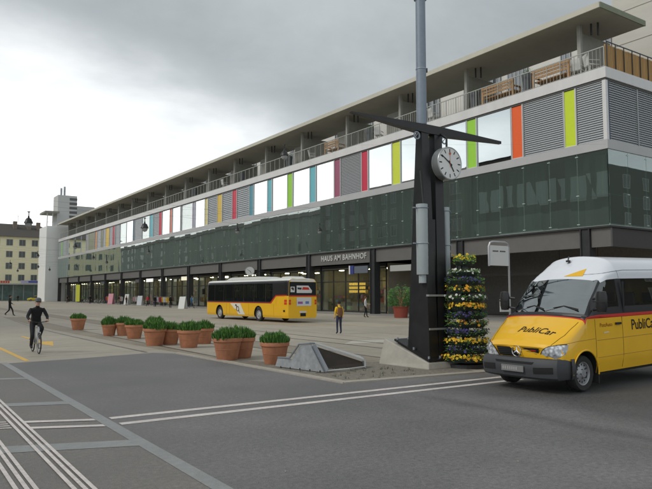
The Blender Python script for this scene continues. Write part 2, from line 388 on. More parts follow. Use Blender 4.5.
rail(arc(7.2, 21.1, 8.4, 60, -.55)); rail(arc(8.4, 60, 6, 300, 0))
rail(arc(8.45, 17.6, 9.8, 60, -.35)); rail(arc(9.8, 60, 8, 300, 0))
rail(arc(11.0, 15, 12.4, 110, 0)); rail(arc(12.45, 14.6, 13.85, 110, 0))
rail(arc(14.6, 11, 15.2, 110, 0)); rail(arc(16.05, 11, 16.65, 110, 0))
for a in ((9.3, 60), (9.35, 34)):
    pass
def bed(x0, x1, bend0, x2, x3, bend1, y0, y1):
    A = arc(x0, y0, x1, y1, bend0); C_ = arc(x2, y0, x3, y1, bend1); b = MB()
    for k in range(len(A) - 1): b.quad((*A[k], .0035), (*C_[k], .0035), (*C_[k + 1], .0035), (*A[k + 1], .0035))
    struct(b.build('track_bed', mat('track_bed', (.25, .215, .165), .85, var=.2, vscale=3, var2=.15, v2scale=.4, world=True), fix=False))
bed(8.15, 8.2, -.55, 8.55, 9.75, -.35, 17.6, 60); bed(11.0, 12.4, 0, 12.45, 13.85, 0, 14.8, 110)
for k in range(16):     # joints in the plaza slabs
    y = 21.5 + k * (3.2 + k * .12)
    sheet('paving_joint', [(3.6 + .2 * k, y), (8.1, y + .5), (8.1, y + .53), (3.6 + .2 * k, y + .03)], .002, M_steelrail)
for x_, ya_, yb_ in ((10.35, 11.6, 60), (17.6, 12, 90), (20.2, 14, 100), (26.5, 12, 110), (31.5, 12, 150)):
    sheet('paving_joint', [(x_, ya_), (x_ + .03, ya_), (x_ + .04 + (yb_ - ya_) * .01, yb_), (x_ + (yb_ - ya_) * .01, yb_)], .002, M_steelrail)
for k, (x_, y_, w_, l_, c_) in enumerate(((20.5, 17, 5, 9, .92), (24, 30, 3, 10, 1.1), (13, 44, 6, 12, 1.08), (30, 20, 4, 18, 1.06))):
    sheet('paving_repair', [(x_, y_), (x_ + w_, y_ - .2), (x_ + w_ + .3, y_ + l_), (x_ + .2, y_ + l_ + .1)], .0012 + .0002 * k, mat('repair_%d' % k, (.345 * c_, .31 * c_, .25 * c_), .8, var=.15, vscale=2, world=True))
rl = random.Random(4); b = MB()
for _ in range(55):
    x_ = rl.uniform(3.2, 13); y_ = rl.uniform(3.5, 19); r_ = rl.uniform(.006, .018); a_ = rl.uniform(0, 3)
    if x_ > 8 and y_ > 11: continue
    b.quad(*[(x_ + r_ * math.cos(a_ + t) * q_, y_ + r_ * math.sin(a_ + t) * q_, .009) for t, q_ in ((0, 1), (1.4, .6), (3.0, 1.1), (4.6, .7))])
o = b.build('litter', mat('litter_pale', (.42, .40, .34), .8), fix=False); o['kind'] = 'stuff'; o['label'] = 'pale specks of litter and leaves on the asphalt'; o['category'] = 'litter'
# shop-front paving edge
b = MB(); b.box(36.2, 62, 20.5, 188, 0, .05); struct(b.build('shop_pavement', mat('shop_paving', (.24, .23, .21), .8, var=.1, world=True)))

# ================================================================== STATION BUILDING
XF = 38.6; Y0 = 24.1; Y1 = 186.4
BAY = [26.0 + 11.48 * k for k in range(14)] + [185.6]
B = empty('station_building', (XF, Y0, 0), 0, 'long modern station building with green glass storey, coloured panels and a concrete canopy roof', 'building')
def part(name, b, m, parent=None, smooth=False, label=None, kind=None):
    if parent is None: parent = B
    o = b.build(name, m, None, smooth)
    o.parent = parent
    o.matrix_parent_inverse = Matrix.Translation(B.location).inverted() if parent is B else Matrix.Identity(4)
    if parent is not B:
        o.matrix_parent_inverse = Matrix.Identity(4)
    if label: o['label'] = label
    if kind: o['kind'] = kind
    return o
# slabs and bands
b = MB(); b.box(XF + .02, 60, Y0 + .02, Y1, 6.40, 6.52); part('floor_slab', b, mat('slab_edge', (.36, .42, .40), .6, world=True))
b = MB(); b.box(XF - .06, 60, Y0 - .06, Y1, 11.42, 12.02); part('sill_band', b, M_band2)
b = MB(); b.box(XF - .10, 60, Y0 - .10, Y1, 16.16, 16.88); part('parapet_band', b, M_band)
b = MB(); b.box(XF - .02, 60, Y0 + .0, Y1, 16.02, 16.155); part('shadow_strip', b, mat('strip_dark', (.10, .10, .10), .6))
# canopy roof with a pale front edge
b = MB(); b.box(38.35, 43.8, 24.2, Y1 + .6, 20.90, 21.22); part('canopy', b, M_canopy)
b = MB(); b.box(38.25, 38.347, 24.15, Y1 + .6, 20.88, 21.26); part('canopy_edge', b, M_canedge)
b = MB(); b.box(38.35, 43.8, 24.10, 24.197, 20.88, 21.26); part('canopy_edge', b, mat('canopy_end', (.22, .24, .17), .8, var=.15, world=True))
# set-back top storey
top_z = 21.9
b = MB(); b.box(47, 60, 28.5, Y1 - 1, 16.88, 24.6); part('upper_wall', b, M_white)
b = MB(); b.box(46.9, 60, 24.4, 28.49, 16.89, 31); part('concrete_block', b, mat('board_concrete', (.55, .53, .47), .85, var=.07, vscale=1.2, streak=(1, .3, 1.2), world=True))
b = MB()
for z in (18.9, 21.4, 24): b.box(46.87, 46.899, 24.4, 28.49, z, z + .03)
part('shutter_joint', b, mat('joint', (.30, .29, .26), .9))
def upper_window(ya, yb, z0, z1):
    f = MB(); f.box(46.90, 46.998, ya, yb, z0, z1); w = part('window', f, M_glassdark)
    g = MB()
    n = max(2, int((yb - ya) / .42))
    for k in range(n + 1):
        y = ya + (yb - ya) * k / n; g.box(46.84, 46.898, y - .035, y + .035, z0, z1)
    g.box(46.84, 46.898, ya, yb, z1, z1 + .08); g.box(46.84, 46.898, ya, yb, z0 - .08, z0)
    part('frame', g, M_mull, w)
    c = MB()
    for k in range(n):
        if random.random() < .55:
            y = ya + (yb - ya) * (k + .1) / n; c.box(46.862, 46.892, y, y + (yb - ya) / n * .7, z0 + .05, z1 - .05)
    if c.v: part('curtain', c, mat('curtain_white', (.30, .32, .34), .8), w)
for i in range(14):
    y = 28.6 + 11.2 * i
    upper_window(y + .1, y + 2.3, 20.0, 23.4)
    upper_window(y + 3.8, y + 4.7, 19.0, 23.4)
    upper_window(y + 8.2, y + 10.4, 20.3, 23.4)
# partition fins and posts on the terrace
for y in (26.6, 37.4, 45.9, 54.5, 63.5, 72.2, 81.3, 90, 99.2, 108.3, 117.5, 127, 136, 145, 154, 163, 172, 181):
    b = MB(); b.box(40.0, 43.38, y, y + .22, 16.89, 20.3); part('partition', b, M_concg)
    b = MB(); b.box(39.75, 39.99, y, y + .28, 16.89, 20.9); part('terrace_post', b, mat('post_grey', (.34, .34, .31), .7, var=.1, world=True))
    if y > 40:
        b = MB(); b.box(40.6, 43.38, y + .222, y + 3.0, 16.89, 19.7); part('terrace_box', b, M_concg)
    b = MB(); b.cyl((40.3, y - .5, 20.1), (40.3, y - .5, 20.9), .07, n=8); b.cyl((40.5, y - .9, 20.0), (40.5, y - .9, 20.9), .07, n=8); part('downpipe', b, M_dark)
# railing: uprights, handrail, mesh infill
seg = [Y0 + .1 + (Y1 - Y0 - .2) * k / 18 for k in range(19)]
for a, c in zip(seg, seg[1:]):
    b = MB(); b.box(38.72, 38.78, a, c, 18.30, 18.36)
    n = int((c - a) / 1.05)
    for k in range(n): y = a + (c - a) * k / n; b.box(38.725, 38.775, y, y + .05, 16.88, 18.30)
    b.box(38.735, 38.765, a, c, 17.0, 17.03)
    m2 = 4 if a < 60 else 1
    for k in range(n * m2):
        y = a + (c - a) * k / (n * m2); b.box(38.742, 38.758, y + .01, y + .03, 17.04, 18.30)
    part('railing', b, mat('railing_grey', (.40, .41, .38), .5, metal=.3))
b = MB(); b.box(38.85, 46.8, 24.22, 24.26, 16.9, 18.5)
for k in range(79): b.cyl((38.86 + k * .1, 24.20, 16.9), (38.86 + k * .1, 24.20, 18.48 + .04 * random.random()), .05, n=6)
part('bamboo_screen', b, M_bamboo)
b = MB()
for k in range(8): x = 38.85 + k * 1.0; b.box(x, x + .05, 24.06, 24.11, 16.89, 18.62)
b.box(38.8, 46.8, 24.06, 24.11, 18.62, 18.68); part('railing', b, M_dark)

# ---- coloured storey z 12.02 .. 16.02
SEG = [('louvre', 24.35, 26.27), ('lime', 26.37, 27.3), ('louvre', 27.38, 30.72), ('orange', 30.85, 31.88), ('win', 31.95, 35.3), ('green', 35.39, 36.43), ('win', 36.52, 39.9), ('lime', 40.0, 41.0),
 ('win', 41.12, 44.57), ('lime2', 44.65, 45.84), ('win', 45.94, 49.4), ('red', 49.5, 50.55), ('louvre2', 50.68, 54.05), ('plum', 54.15, 55.27), ('win', 55.37, 58.7), ('cyan', 58.81, 60.01), ('win', 60.12, 63.6), ('green', 63.7, 64.87),
 ('win', 64.97, 68.47), ('cyan', 68.59, 69.69), ('win', 69.8, 73.3), ('blue', 73.4, 74.55), ('louvre', 74.65, 78.05), ('red', 78.17, 79.55), ('louvre', 79.7, 82.6), ('yellow', 82.75, 84.35), ('louvre', 84.43, 87.45), ('cream', 87.54, 88.69),
 ('win', 88.8, 92.3), ('lilac', 92.4, 93.3), ('curtain', 93.4, 97.8), ('grey', 97.9, 98.3), ('win', 98.4, 101.8), ('salmon', 101.9, 102.96), ('win', 103.1, 106.6), ('red', 106.7, 108.1), ('louvre', 108.2, 110.9), ('cyan', 111, 112.9), ('curtain', 113, 117),
 ('louvre', 117.1, 121.3), ('navy', 121.4, 122.3), ('win', 122.5, 126.4), ('curtain', 126.5, 130.6), ('louvre', 130.7, 133.6), ('grey', 133.7, 134.4), ('red', 134.4, 135.7), ('louvre', 135.8, 138.1), ('yellow', 138.2, 140.8), ('louvre', 140.9, 142.8), ('olive', 142.9, 144.6),
 ('louvre', 144.7, 147.6), ('orange2', 147.7, 149.1), ('olive', 149.8, 155), ('grey', 155.1, 157.2), ('win', 157.3, 162), ('win', 162.2, 167.9), ('curtain', 168, 169.2), ('win', 169.4, 175.9), ('grey', 176, 177.6), ('win', 177.7, 181.6), ('green2', 181.7, 183.4), ('win', 183.5, 186.2)]
PC = dict(lime=(.60, .74, .03), lime2=(.66, .76, .06), orange=(.85, .13, .025), green=(.34, .68, .06), red=(.62, .03, .07), plum=(.34, .09, .16), cyan=(.16, .50, .58), blue=(.09, .30, .38), yellow=(.72, .50, .08), cream=(.70, .62, .30), lilac=(.42, .38, .50), salmon=(.75, .24, .17), navy=(.05, .12, .20), olive=(.26, .27, .18), orange2=(.68, .32, .12), green2=(.30, .52, .18), grey=(.32, .33, .33))
NICE = dict(lime='lime green', lime2='lime yellow', orange='orange', green='bright green', red='red', plum='plum coloured', cyan='pale turquoise', blue='blue', yellow='yellow', cream='cream', lilac='lilac', salmon='salmon pink', navy='navy', olive='olive', orange2='amber', green2='mossy green', grey='grey')
ZA, ZB = 12.03, 16.01
def slats(axis, a, c, z0, z1, off, pitch):
    b = MB(); z = z0 + .03
    while z < z1 - .05:
        if axis == 'y':
            i = len(b.v); b.v += [(off, a, z), (off, c, z), (off + .07, c, z + pitch * .86), (off + .07, a, z + pitch * .86), (off, a, z - .018), (off, c, z - .018), (off + .07, c, z + pitch * .86 - .018), (off + .07, a, z + pitch * .86 - .018)]
        else:
            i = len(b.v); b.v += [(a, off, z), (c, off, z), (c, off + .07, z + pitch * .86), (a, off + .07, z + pitch * .86), (a, off, z - .018), (c, off, z - .018), (c, off + .07, z + pitch * .86 - .018), (a, off + .07, z + pitch * .86 - .018)]
        for f in ((0, 1, 2, 3), (7, 6, 5, 4), (0, 4, 5, 1), (3, 2, 6, 7), (0, 3, 7, 4), (1, 5, 6, 2)): b.f.append(tuple(i + k for k in f)); b.m.append(0)
        z += pitch
    return b
for kind, a, c in SEG:
    # slim frame between panels
    b = MB(); b.box(XF - .03, XF + .10, c - .0 + .005, c + .07, ZA, ZB); part('mullion', b, M_mull)
    if kind == 'win':
        b = MB(); b.box(XF + .05, XF + .09, a, c, ZA, ZB); hang(part('window_pane', b, G_mirror), .006)
    elif kind.startswith('louvre'):
        far = a > 90; pitch = .155 if a < 60 else .26
        b = slats('y', a + .02, c - .02, ZA, ZB, XF + .0, pitch); o = part('blind', b, M_slat if kind == 'louvre' else mat('blind_slat_pale', (.40, .41, .42), .4, metal=.2))
        bb = MB(); bb.box(XF + .16, XF + .2, a, c, ZA, ZB); part('window_pane', bb, mat('blind_glass', (.22, .23, .235), .15, spec=.9), o)
    elif kind == 'curtain':
        b = MB(); b.box(XF + .05, XF + .09, a, c, ZA, ZB); o = part('window_pane', b, glass('half_glass', (.8, .83, .8), .28, .02))
        b = MB(); n = 9
        for k in range(n): y = a + (c - a) * k / n; b.box(XF + .3 + .05 * (k % 2), XF + .34 + .05 * (k % 2), y, y + (c - a) / n * .97, ZA, ZB)
        part('curtain', b, mat('curtain_pale', (.46, .46, .44), .8, var=.1, world=True), o)
    else:
        b = MB(); b.box(XF + .05, XF + .12, a + .05, c - .05, ZA + .05, ZB - .02)
        part('colour_panel', b, mat('panel_' + kind, PC[kind], .45, var=.03, world=True), label=NICE[kind] + ' vertical cladding panel')
        b = MB(); b.box(XF - .02, XF + .14, a - .02, a + .045, ZA, ZB); b.box(XF - .02, XF + .14, c - .045, c, ZA, ZB); b.box(XF - .01, XF + .14, a + .047, c - .047, ZA, ZA + .045); part('panel_frame', b, M_band)
b = MB(); b.box(XF - .04, XF + .22, Y0 - .03, 24.33, ZA, ZB); part('corner_post', b, M_band)
for a, c in ((39.0, 42.3), (42.4, 45.7), (45.8, 49.2), (49.3, 52.6)):
    o = part('blind', slats('x', a, c, ZA, ZB, Y0 + .02, .155), M_slat)
    bb = MB(); bb.box(a, c, Y0 + .16, Y0 + .2, ZA, ZB); part('window_pane', bb, mat('blind_glass', (.22, .23, .235), .15, spec=.9), o)
    bb = MB(); bb.box(c + .01, c + .09, Y0 - .02, Y0 + .16, ZA, ZB); part('mullion', bb, M_mull)
bb = MB(); bb.box(38.84, 38.98, Y0 - .01, Y0 + .14, ZA, ZB); part('mullion', bb, mat('deep_blue', (.02, .03, .10), .4))
# rooms behind the mirrored storey
b = MB(); b.box(41.0, 41.1, 24.4, Y1 - .2, ZA, ZB); part('room_wall', b, mat('room_grey', (.16, .165, .17), .9, world=True))

# ---- green glass storey z 6.52 .. 11.42
Z0, Z1 = 6.44, 11.46
n = 72
for k in range(n):
    a = Y0 + .04 + (Y1 - Y0 - .04) * k / n; c = Y0 + .04 + (Y1 - Y0 - .04) * (k + 1) / n
    b = MB(); b.box(XF, XF + .022, a + .012, c - .012, Z0, Z1 - .05); o = hang(part('glass_panel', b, G_green), .011)
    if k < 34:
        b = MB(); b.box(XF + .03, XF + .10, c - .02, c + .02, Z0 + .08, Z1 - .05)
        for z in (Z0 + .16, 8.55, Z1 - .25): b.box(XF - .035, XF + .03, c - .10, c + .10, z - .025, z + .025)
        part('glass_clamp', b, mat('clamp_steel', (.52, .60, .57), .5, metal=.2), o)
    else:
        b = MB(); b.box(XF + .03, XF + .10, c - .02, c + .02, Z0 + .08, Z1 - .05); part('glass_clamp', b, mat('clamp_steel', (.52, .60, .57), .5, metal=.2), o)
for k in range(9):
    a = XF + .03 + 2.25 * k; c = a + 2.23
    b = MB(); b.box(a + .012, c - .0, Y0, Y0 + .022, Z0, Z1 - .05); o = part('glass_panel', b, G_green)
    b = MB(); b.box(c - .02, c + .02, Y0 + .03, Y0 + .1, Z0, Z1 - .05)
    for z in (Z0 + .16, 8.55, Z1 - .25): b.box(c - .1, c + .1, Y0 - .03, Y0 + .03, z - .025, z + .025)
    part('glass_clamp', b, mat('clamp_steel', (.52, .60, .57), .5, metal=.2), o)
b = MB(); b.box(XF + .35, XF + .39, Y0 + .4, Y1, 8.50, 8.55); b.box(XF + .35, 58, Y0 + .36, Y0 + .4, 8.50, 8.55); part('inner_rail', b, mat('inner_rail', (.34, .42, .38), .5))
random.seed(11)
# inner facade: floor-to-ceiling curtains and open rooms
y = Y0 + .9
while y < Y1 - 1:
    w = random.choice((.5, .8, 1.1, 1.6)) if y < 45 else random.choice((.35, .5, .7, 1.0))
    t = random.random(); m = M_curt3 if t < (.38 if y < 60 else .18) else (M_curt if t < .8 else M_curt2)
    dx = 0 if m is not M_curt3 else .25
    z0_ = 6.55 if random.random() < .7 else 8.6
    b = MB(); b.box(39.75 + dx, 39.80 + dx, y, min(y + w, Y1) - .03, z0_, 11.4); y += w
    if m is not M_curt3: part('curtain', b, m) if False else None
    b.cur = 0
    if 'CUR' not in globals(): CUR = {}
    CUR.setdefault(m.name, (m, MB()))[1].box(39.75 + dx, 39.80 + dx, y - w, min(y, Y1) - .03, z0_, 11.4)
for kname, (m, bb) in CUR.items(): part('curtain', bb, m, kind='stuff')
b = MB(); b.box(40.2, 40.3, Y0 + .9, Y1, 6.53, 11.41); b.box(40.31, 58, Y0 + .9, Y0 + 1.0, 6.53, 11.41); part('inner_wall', b, M_inner)
for y in BAY:
    b = MB(); b.box(39.1, 39.5, y - .2, y + .2, 6.53, 11.41); part('inner_column', b, M_conc)

# ---- ground floor: columns, fascia, shops
b = MB(); b.box(XF + .02, 60, Y0 + .02, Y1, 6.28, 6.395); part('ceiling', b, M_dark)
for i, y in enumerate(BAY):
    b = MB(); b.box(XF + .12, XF + .75, y - .33, y + .33, .05, 6.27); part('column', b, M_dark)
    b = MB(); b.box(XF + .02, XF + .11, y - .36, y - .28, .05, 6.27); b.box(XF + .02, XF + .11, y + .28, y + .36, .05, 6.27); part('column_flange', b, M_dark)
for i in range(14):
    a = BAY[i] + .36; c = BAY[i + 1] - .36
    b = MB(); b.box(XF + .22, XF + .42, a, c, 5.02, 6.27); part('fascia', b, M_fascia)
b = MB(); b.box(XF + .22, XF + .42, Y0 + .12, BAY[0] - .37, 5.02, 6.27); part('fascia', b, M_fascia)
b = MB(); b.box(XF + .44, 60, Y0 + .14, Y0 + .34, 5.02, 6.27); part('fascia', b, mat('fascia_dark', (.045, .043, .04), .6))
b = MB(); b.box(59.5, 60, Y0, Y1, .05, 6.27); part('back_wall', b, M_dark)
t = text_mesh('HAUS AM BAHNHOF', .80, 'lettering', mat('letter_metal', (.55, .55, .53), .4), None, .03, bold=.012, spacing=1.12, sx=.98)
t.parent = B; ex = Vector((0, -1, 0)); ey = Vector((0, 0, 1)); ez = ex.cross(ey)
mm = Matrix((ex, ey, ez)).transposed().to_4x4(); mm.translation = Vector((XF + .18, 54.0, 5.68)) - B.location; t.matrix_local = mm

SHC = [(.55, .10, .08), (.55, .40, .12), (.14, .30, .5), (.5, .5, .46), (.20, .38, .16), (.40, .18, .26), (.25, .2, .15), (.06, .06, .07), (.62, .30, .08)]
for k, cc in enumerate(SHC): mat('goods_%d' % k, cc, .7, var=.2, world=True)
SM = [MATS['goods_%d' % k] for k in range(9)]
M_shopwall = mat('shop_wall', (.30, .27, .20), .8, var=.2, vscale=.5, world=True); M_shopfloor = mat('shop_floor', (.22, .2, .17), .5, world=True)
def shop(i):
    a = BAY[i] + .1; c = BAY[i + 1] - .1
    r = MB(); r.box(47, 47.1, a, c, .06, 5.0); r.box(40.7, 46.99, a, a + .1, .06, 5.0); r.box(40.7, 46.99, c - .1, c, .06, 5.0)
    w = part('shop_wall', r, M_shopwall)
    q = MB(); q.box(40.4, 46.99, a + .11, c - .11, 4.6, 4.7); part('shop_ceiling', q, mat('shop_ceiling', (.35, .33, .28), .8))
    fr = MB(); n = 5
    for k in range(n + 1): y = a + (c - a) * k / n; fr.box(40.42, 40.54, y - .05, y + .05, .06, 4.6)
    fr.box(40.43, 40.53, a, c, 3.2, 3.3); fr.box(40.43, 40.53, a, c, .06, .2); fr.box(40.43, 40.53, a, c, 4.5, 5.0)
    f = part('shop_front_frame', fr, M_dark)
    gl = MB()
    for k in range(n): y = a + (c - a) * k / n; gl.box(40.47, 40.49, y + .05, y + (c - a) / n - .05, .2, 4.5)
    part('shop_pane', gl, G_shop, f)
    # shelves with goods
    goods = [MB() for _ in range(9)]
    for k in range(int((c - a) / .55)):
        y = a + .4 + k * .55
        for z in (.3, .7, 1.1, 1.5, 2.0, 2.5):
            if random.random() < .9:
                d = random.randrange(9); h = random.uniform(.2, .42); x = random.choice((46.5, 44.4, 42.2, 41.2) if z < 1.6 else (46.5, 43.4))
                goods[d].box(x, x + .3, y, y + random.uniform(.2, .5), z, z + h)
    big = MB()
    for d, gb in enumerate(goods):
        for v, f_ in ((gb.v, gb.f),):
            o_ = len(big.v); big.v += v; big.f += [tuple(o_ + t for t in q) for q in f_]; big.m += [d] * len(f_)
    if big.v: part('goods_shelf', big, SM, kind='stuff')
    lm = MB()
    for k in range(4):
        for x in (41.6, 44.2):
            y = a + 1.2 + k * 2.6 + random.uniform(-.4, .4); lm.box(x, x + .3, y, y + .5, 4.50, 4.58)
    part('ceiling_lamp', lm, mat('lamp_shop', (1, .80, .52), .5, emit=24.0), kind='stuff')
random.seed(5)
for i in range(2, 14): shop(i)
# shop signs: plain light boxes above the doors
def shop_sign(y0, y1, z0, z1, col, em=0, x=40.2):
    b = MB(); b.box(x, x + .14, y0, y1, z0, z1)
    part('shop_sign', b, mat('sign_%s%.1f' % ('_'.join('%.2f' % q for q in col), em), col, .5, emit=em))
for (y, col, w, e) in ((106, (.85, .82, .7), 2.4, .8), (112.5, (.8, .8, .78), 3.4, .5), (118, (.10, .10, .11), 4, 0), (129, (.82, .78, .66), 3, .6), (141, (.10, .11, .12), 5, 0), (96, (.7, .66, .5), 3.0, .6), (152, (.82, .8, .7), 3, .4)):
    shop_sign(y, y + w, 4.15, 4.75, col, e, XF + .6)
shop_sign(50.0, 52.2, 4.02, 4.72, (.12, .14, .17), 0, XF + .3); shop_sign(52.25, 52.8, 3.95, 4.8, (.03, .045, .20), 0, XF + .25); shop_sign(52.85, 53.05, 3.95, 4.8, (.75, .75, .75), 0, XF + .25)
shop_sign(43.6, 46.6, 4.05, 4.6, (.40, .40, .38), 0, XF + .3)
shop_sign(49.5, 50.5, 2.6, 3.6, (.78, .62, .2), .3, 39.6); shop_sign(49.4, 50.1, .8, 2.4, (.82, .76, .62), .35, 39.8)
b = MB()
for z in (2.1, 2.5, 2.9):
    for k in range(7): b.box(42, 42.1, 54.5 + k * .42, 54.78 + k * .42, z, z + .26)
part('lit_display', b, mat('display_lit', (1, .62, .12), .5, emit=.55))
# roof building mass
b = MB(); b.box(46.8, 60, 28.5, Y1 - 1, 24.61, 24.8); part('roof', b, M_concg)
b = MB(); b.box(38.9, 47, Y0 + .1, Y1, 16.80, 16.885); part('terrace_floor', b, M_concg)

# ================================================================== OTHER BUILDINGS
def plain_building(name, label, x0, x1, y0, y1, h, wall, rows, cols, face, roofm, ww=1.3, wh=1.8, z0=4.2, dz=3.3, cat='building', pitched=2.5, over=.5, winm=None, margin=1.5):
    e = empty(name, ((x0 + x1) / 2, (y0 + y1) / 2, 0), 0, label, cat)
    ox, oy = (x0 + x1) / 2, (y0 + y1) / 2
    hx, hy = (x1 - x0) / 2, (y1 - y0) / 2
    b = MB(); b.box(-hx, hx, -hy, hy, 0, h); b.build('wall', wall, e)
    if pitched:
        b = MB(); o_ = over; rx, ry = (0, hy - hx * .9) if hy > hx else (hx - hy * .9, 0)
        P = [(-hx - o_, -hy - o_, h), (hx + o_, -hy - o_, h), (hx + o_, hy + o_, h), (-hx - o_, hy + o_, h)]
        A, C_ = ((0, -ry, h + pitched), (0, ry, h + pitched)) if hy > hx else ((-rx, 0, h + pitched), (rx, 0, h + pitched))
        if hy > hx: F = [(P[0], P[1], A), (P[1], P[2], C_, A), (P[2], P[3], C_), (P[3], P[0], A, C_)]
        else: F = [(P[0], P[1], C_, A), (P[1], P[2], C_), (P[2], P[3], A, C_), (P[3], P[0], A)]
        for f in F: b.quad(*f)
        b.quad(*P); r = b.build('roof', roofm, e)
    w0 = None
    for rr in range(rows):
        for cc in range(cols):
            z = z0 + rr * dz
            if face == '+x': y = -hy + margin + (2 * hy - 2 * margin) * (cc + .5) / cols; loc = (hx, y, z); rz = R(90)
            elif face == '+y': x = -hx + margin + (2 * hx - 2 * margin) * (cc + .5) / cols; loc = (x, hy, z); rz = R(180)
            else: x = -hx + margin + (2 * hx - 2 * margin) * (cc + .5) / cols; loc = (x, -hy, z); rz = 0
            if w0 is None:
                b = MB(); b.box(-ww / 2, ww / 2, -.03, .10, 0, wh); w0 = b.build('window', winm or M_glassdark, e)
                f = MB(); f.box(-ww / 2 - .08, ww / 2 + .08, -.09, -.031, -.10, -.0); f.box(-ww / 2 - .08, ww / 2 + .08, -.07, -.031, wh, wh + .08); f.box(-.03, .03, -.06, -.031, 0, wh)
                f.box(-ww / 2 - .08, -ww / 2, -.07, -.031, 0, wh); f.box(ww / 2, ww / 2 + .08, -.07, -.031, 0, wh)
                f.build('frame', mat('frame_pale', (.42, .42, .39), .7), w0); o = w0
            else: o = copy_tree(w0, e)
            o.location = loc; o.rotation_euler = (0, 0, rz)
    return e
M_oppo = mat('opposite_wall', (.055, .052, .048), .85, var=.1, vscale=.5, world=True)
M_rooft = mat('roof_tile', (.085, .065, .055), .8, var=.2, vscale=1.5, world=True)
plain_building('office_block', 'dark stone office block with a flat cornice across the square from the station', -36, -22, 46, 92, 28.6, M_oppo, 1, 12, '+x', M_rooft, 2.3, 4.2, 18.4, 3.6, 'building', 1.2, .6, mat('win_painted_sky', (.26, .31, .31), .25))  # window colour lightened to stand in for reflected sky
BASE_ = MB(); BASE_.box(14 * .5 + .01, 14 * .5 + .25, -23, 23, 0, 16.6); BASE_.build('lower_storeys', mat('opp_base', (.15, .16, .15), .8, var=.3, vscale=.3, streak=(1, 1, .1)), bpy.data.objects['office_block'])
plain_building('town_house', 'grey town house across the square, lower than its stone neighbour', -36, -22, 92.5, 150, 27.2, mat('opp2', (.10, .10, .09), .85), 6, 9, '+x', M_rooft, 1.8, 2.4, 4, 3.9, 'building', 3.0, .5)
plain_building('apartment_block', 'long apartment block at the far end of the opposite row', -36, -22, 150.5, 480, 24.5, mat('opp3', (.26, .28, .25), .85), 6, 26, '+x', M_rooft, 1.8, 2.2, 4, 3.6, 'building', 3.0, .5)
plain_building('bank_building', 'dark stone building with tall windows down the street behind the van', 70, 180, -36, -20, 26, M_oppo, 6, 16, '+y', M_rooft, 2, 2.4, 4, 3.6, 'building', 0)

# yellow block that closes the square at the far left
M_cream = mat('cream_render', (.82, .76, .52), .85, var=.05, vscale=.3, world=True)
yb = plain_building('cream_building', 'cream yellow four-storey block with a dark hipped roof closing the square at far left', 14, 47, 215, 231, 19.4, M_cream, 4, 9, '-y', mat('roof_dark', (.075, .068, .06), .85, var=.2, world=True), 1.65, 1.75, 6.1, 3.55, 'building', 4.6, .9, mat('shade_win', (.10, .115, .11), .25), .6)
b = MB(); b.box(-16.5, 16.5, -3.2, -.03 - 8, 4.75, 5.35); 
b = MB(); b.box(-16.5, 16.5, -11.5, -8.02, 4.85, 5.25); b.build('shop_canopy', mat('canopy_pale', (.45, .46, .44), .6), yb)
b = MB(); b.box(-16.4, 16.4, -8.12, -8.02, .1, 4.8); g = b.build('shop_front', mat('far_shop_glass', (.10, .17, .16), .15, var=.4, vscale=.5, spec=.8), yb)
b = MB()
for k in range(12): x = -16 + k * 2.9; b.box(x - .08, x + .08, -8.2, -8.121, .1, 4.8)
b.build('shop_post', M_mull, g, ) if False else b.build('shop_post', M_mull, yb, ).__setitem__('kind', 'stuff')
b = MB()
for k in range(9): b.box(-5.6 + k * .62, -5.1 + k * .62, -11.62, -11.52, 5.28, 5.95)
b.build('shop_sign', mat('sign_red', (.55, .06, .04), .5), yb)
b = MB(); b.box(2.9, 9.6, -11.6, -11.50, 5.30, 6.1); b.build('shop_sign', mat('sign_lilac', (.45, .42, .62), .5), yb)
b = MB(); b.box(10.0, 12.4, -11.6, -11.50, 5.28, 6.25); b.box(5, 8, -11.64, -11.605, 5.45, 5.95); b.build('shop_sign', mat('sign_blue', (.06, .09, .40), .5), yb)
for x in (1.5, 5.5, 8.2): b = MB(); b.box(x, x + 1.1, -3.5, -2.2, 21.5, 24.6); b.build('chimney', mat('chimney', (.2, .16, .13), .9), yb)
b = MB(); b.cyl((3, -2, 23), (3, -2, 27), .05, n=5); b.cyl((2.3, -2, 26.3), (3.7, -2, 26.3), .04, n=5); b.build('antenna', M_dark, yb)

# white block joined to the far end of the station building
e = empty('white_building', (46, 200, 0), 0, 'plain white block with roof terrace standing past the far end of the long building', 'building')
b = MB(); b.box(-10.3, 14, -12, -2, 0, 20.6); b.build('wall', mat('white_wall', (.82, .82, .80), .8, var=.03, vscale=.3, world=True), e)
b = MB(); b.box(-7.0, -1.9, -9, -3, 20.61, 29.8); b.build('roof_tower', mat('tower_grey', (.50, .50, .48), .8), e)
b = MB()
for k in range(6): b.box(-3.9, -1.85, -9.06, -9.0, 22.2 + k * 1.25, 22.9 + k * 1.25)
b.build('tower_louvre', M_slatd, e)
b = MB(); b.box(-1.88, 3, -9, -3, 20.61, 27.0); b.build('roof_tower', mat('tower_grey2', (.42, .42, .41), .8), e)
b = MB(); b.box(-10.6, -6.9, -11, -3, 24.4, 24.9); b.build('roof_slab', M_concg, e)
b = MB()
for x in (-10.0, -8.6, -7.3): b.cyl((x, -10.6, 20.6), (x, -10.6, 24.4), .12, n=6)
b.build('roof_post', M_mull, e).__setitem__('kind', 'stuff')
b = MB(); b.box(-10.3, -7, -11.95, -11.9, 21.6, 21.7)
for k in range(7): b.box(-10.3 + k * .5, -10.25 + k * .5, -11.95, -11.9, 20.6, 21.6)
b.build('railing', M_mull, e)
for x in (-5.6, -4.7): b = MB(); b.cyl((x, -6, 29.8), (x, -6, 32.2 + (x > -5) * .5), .28, n=8); b.build('chimney', M_galv, e)

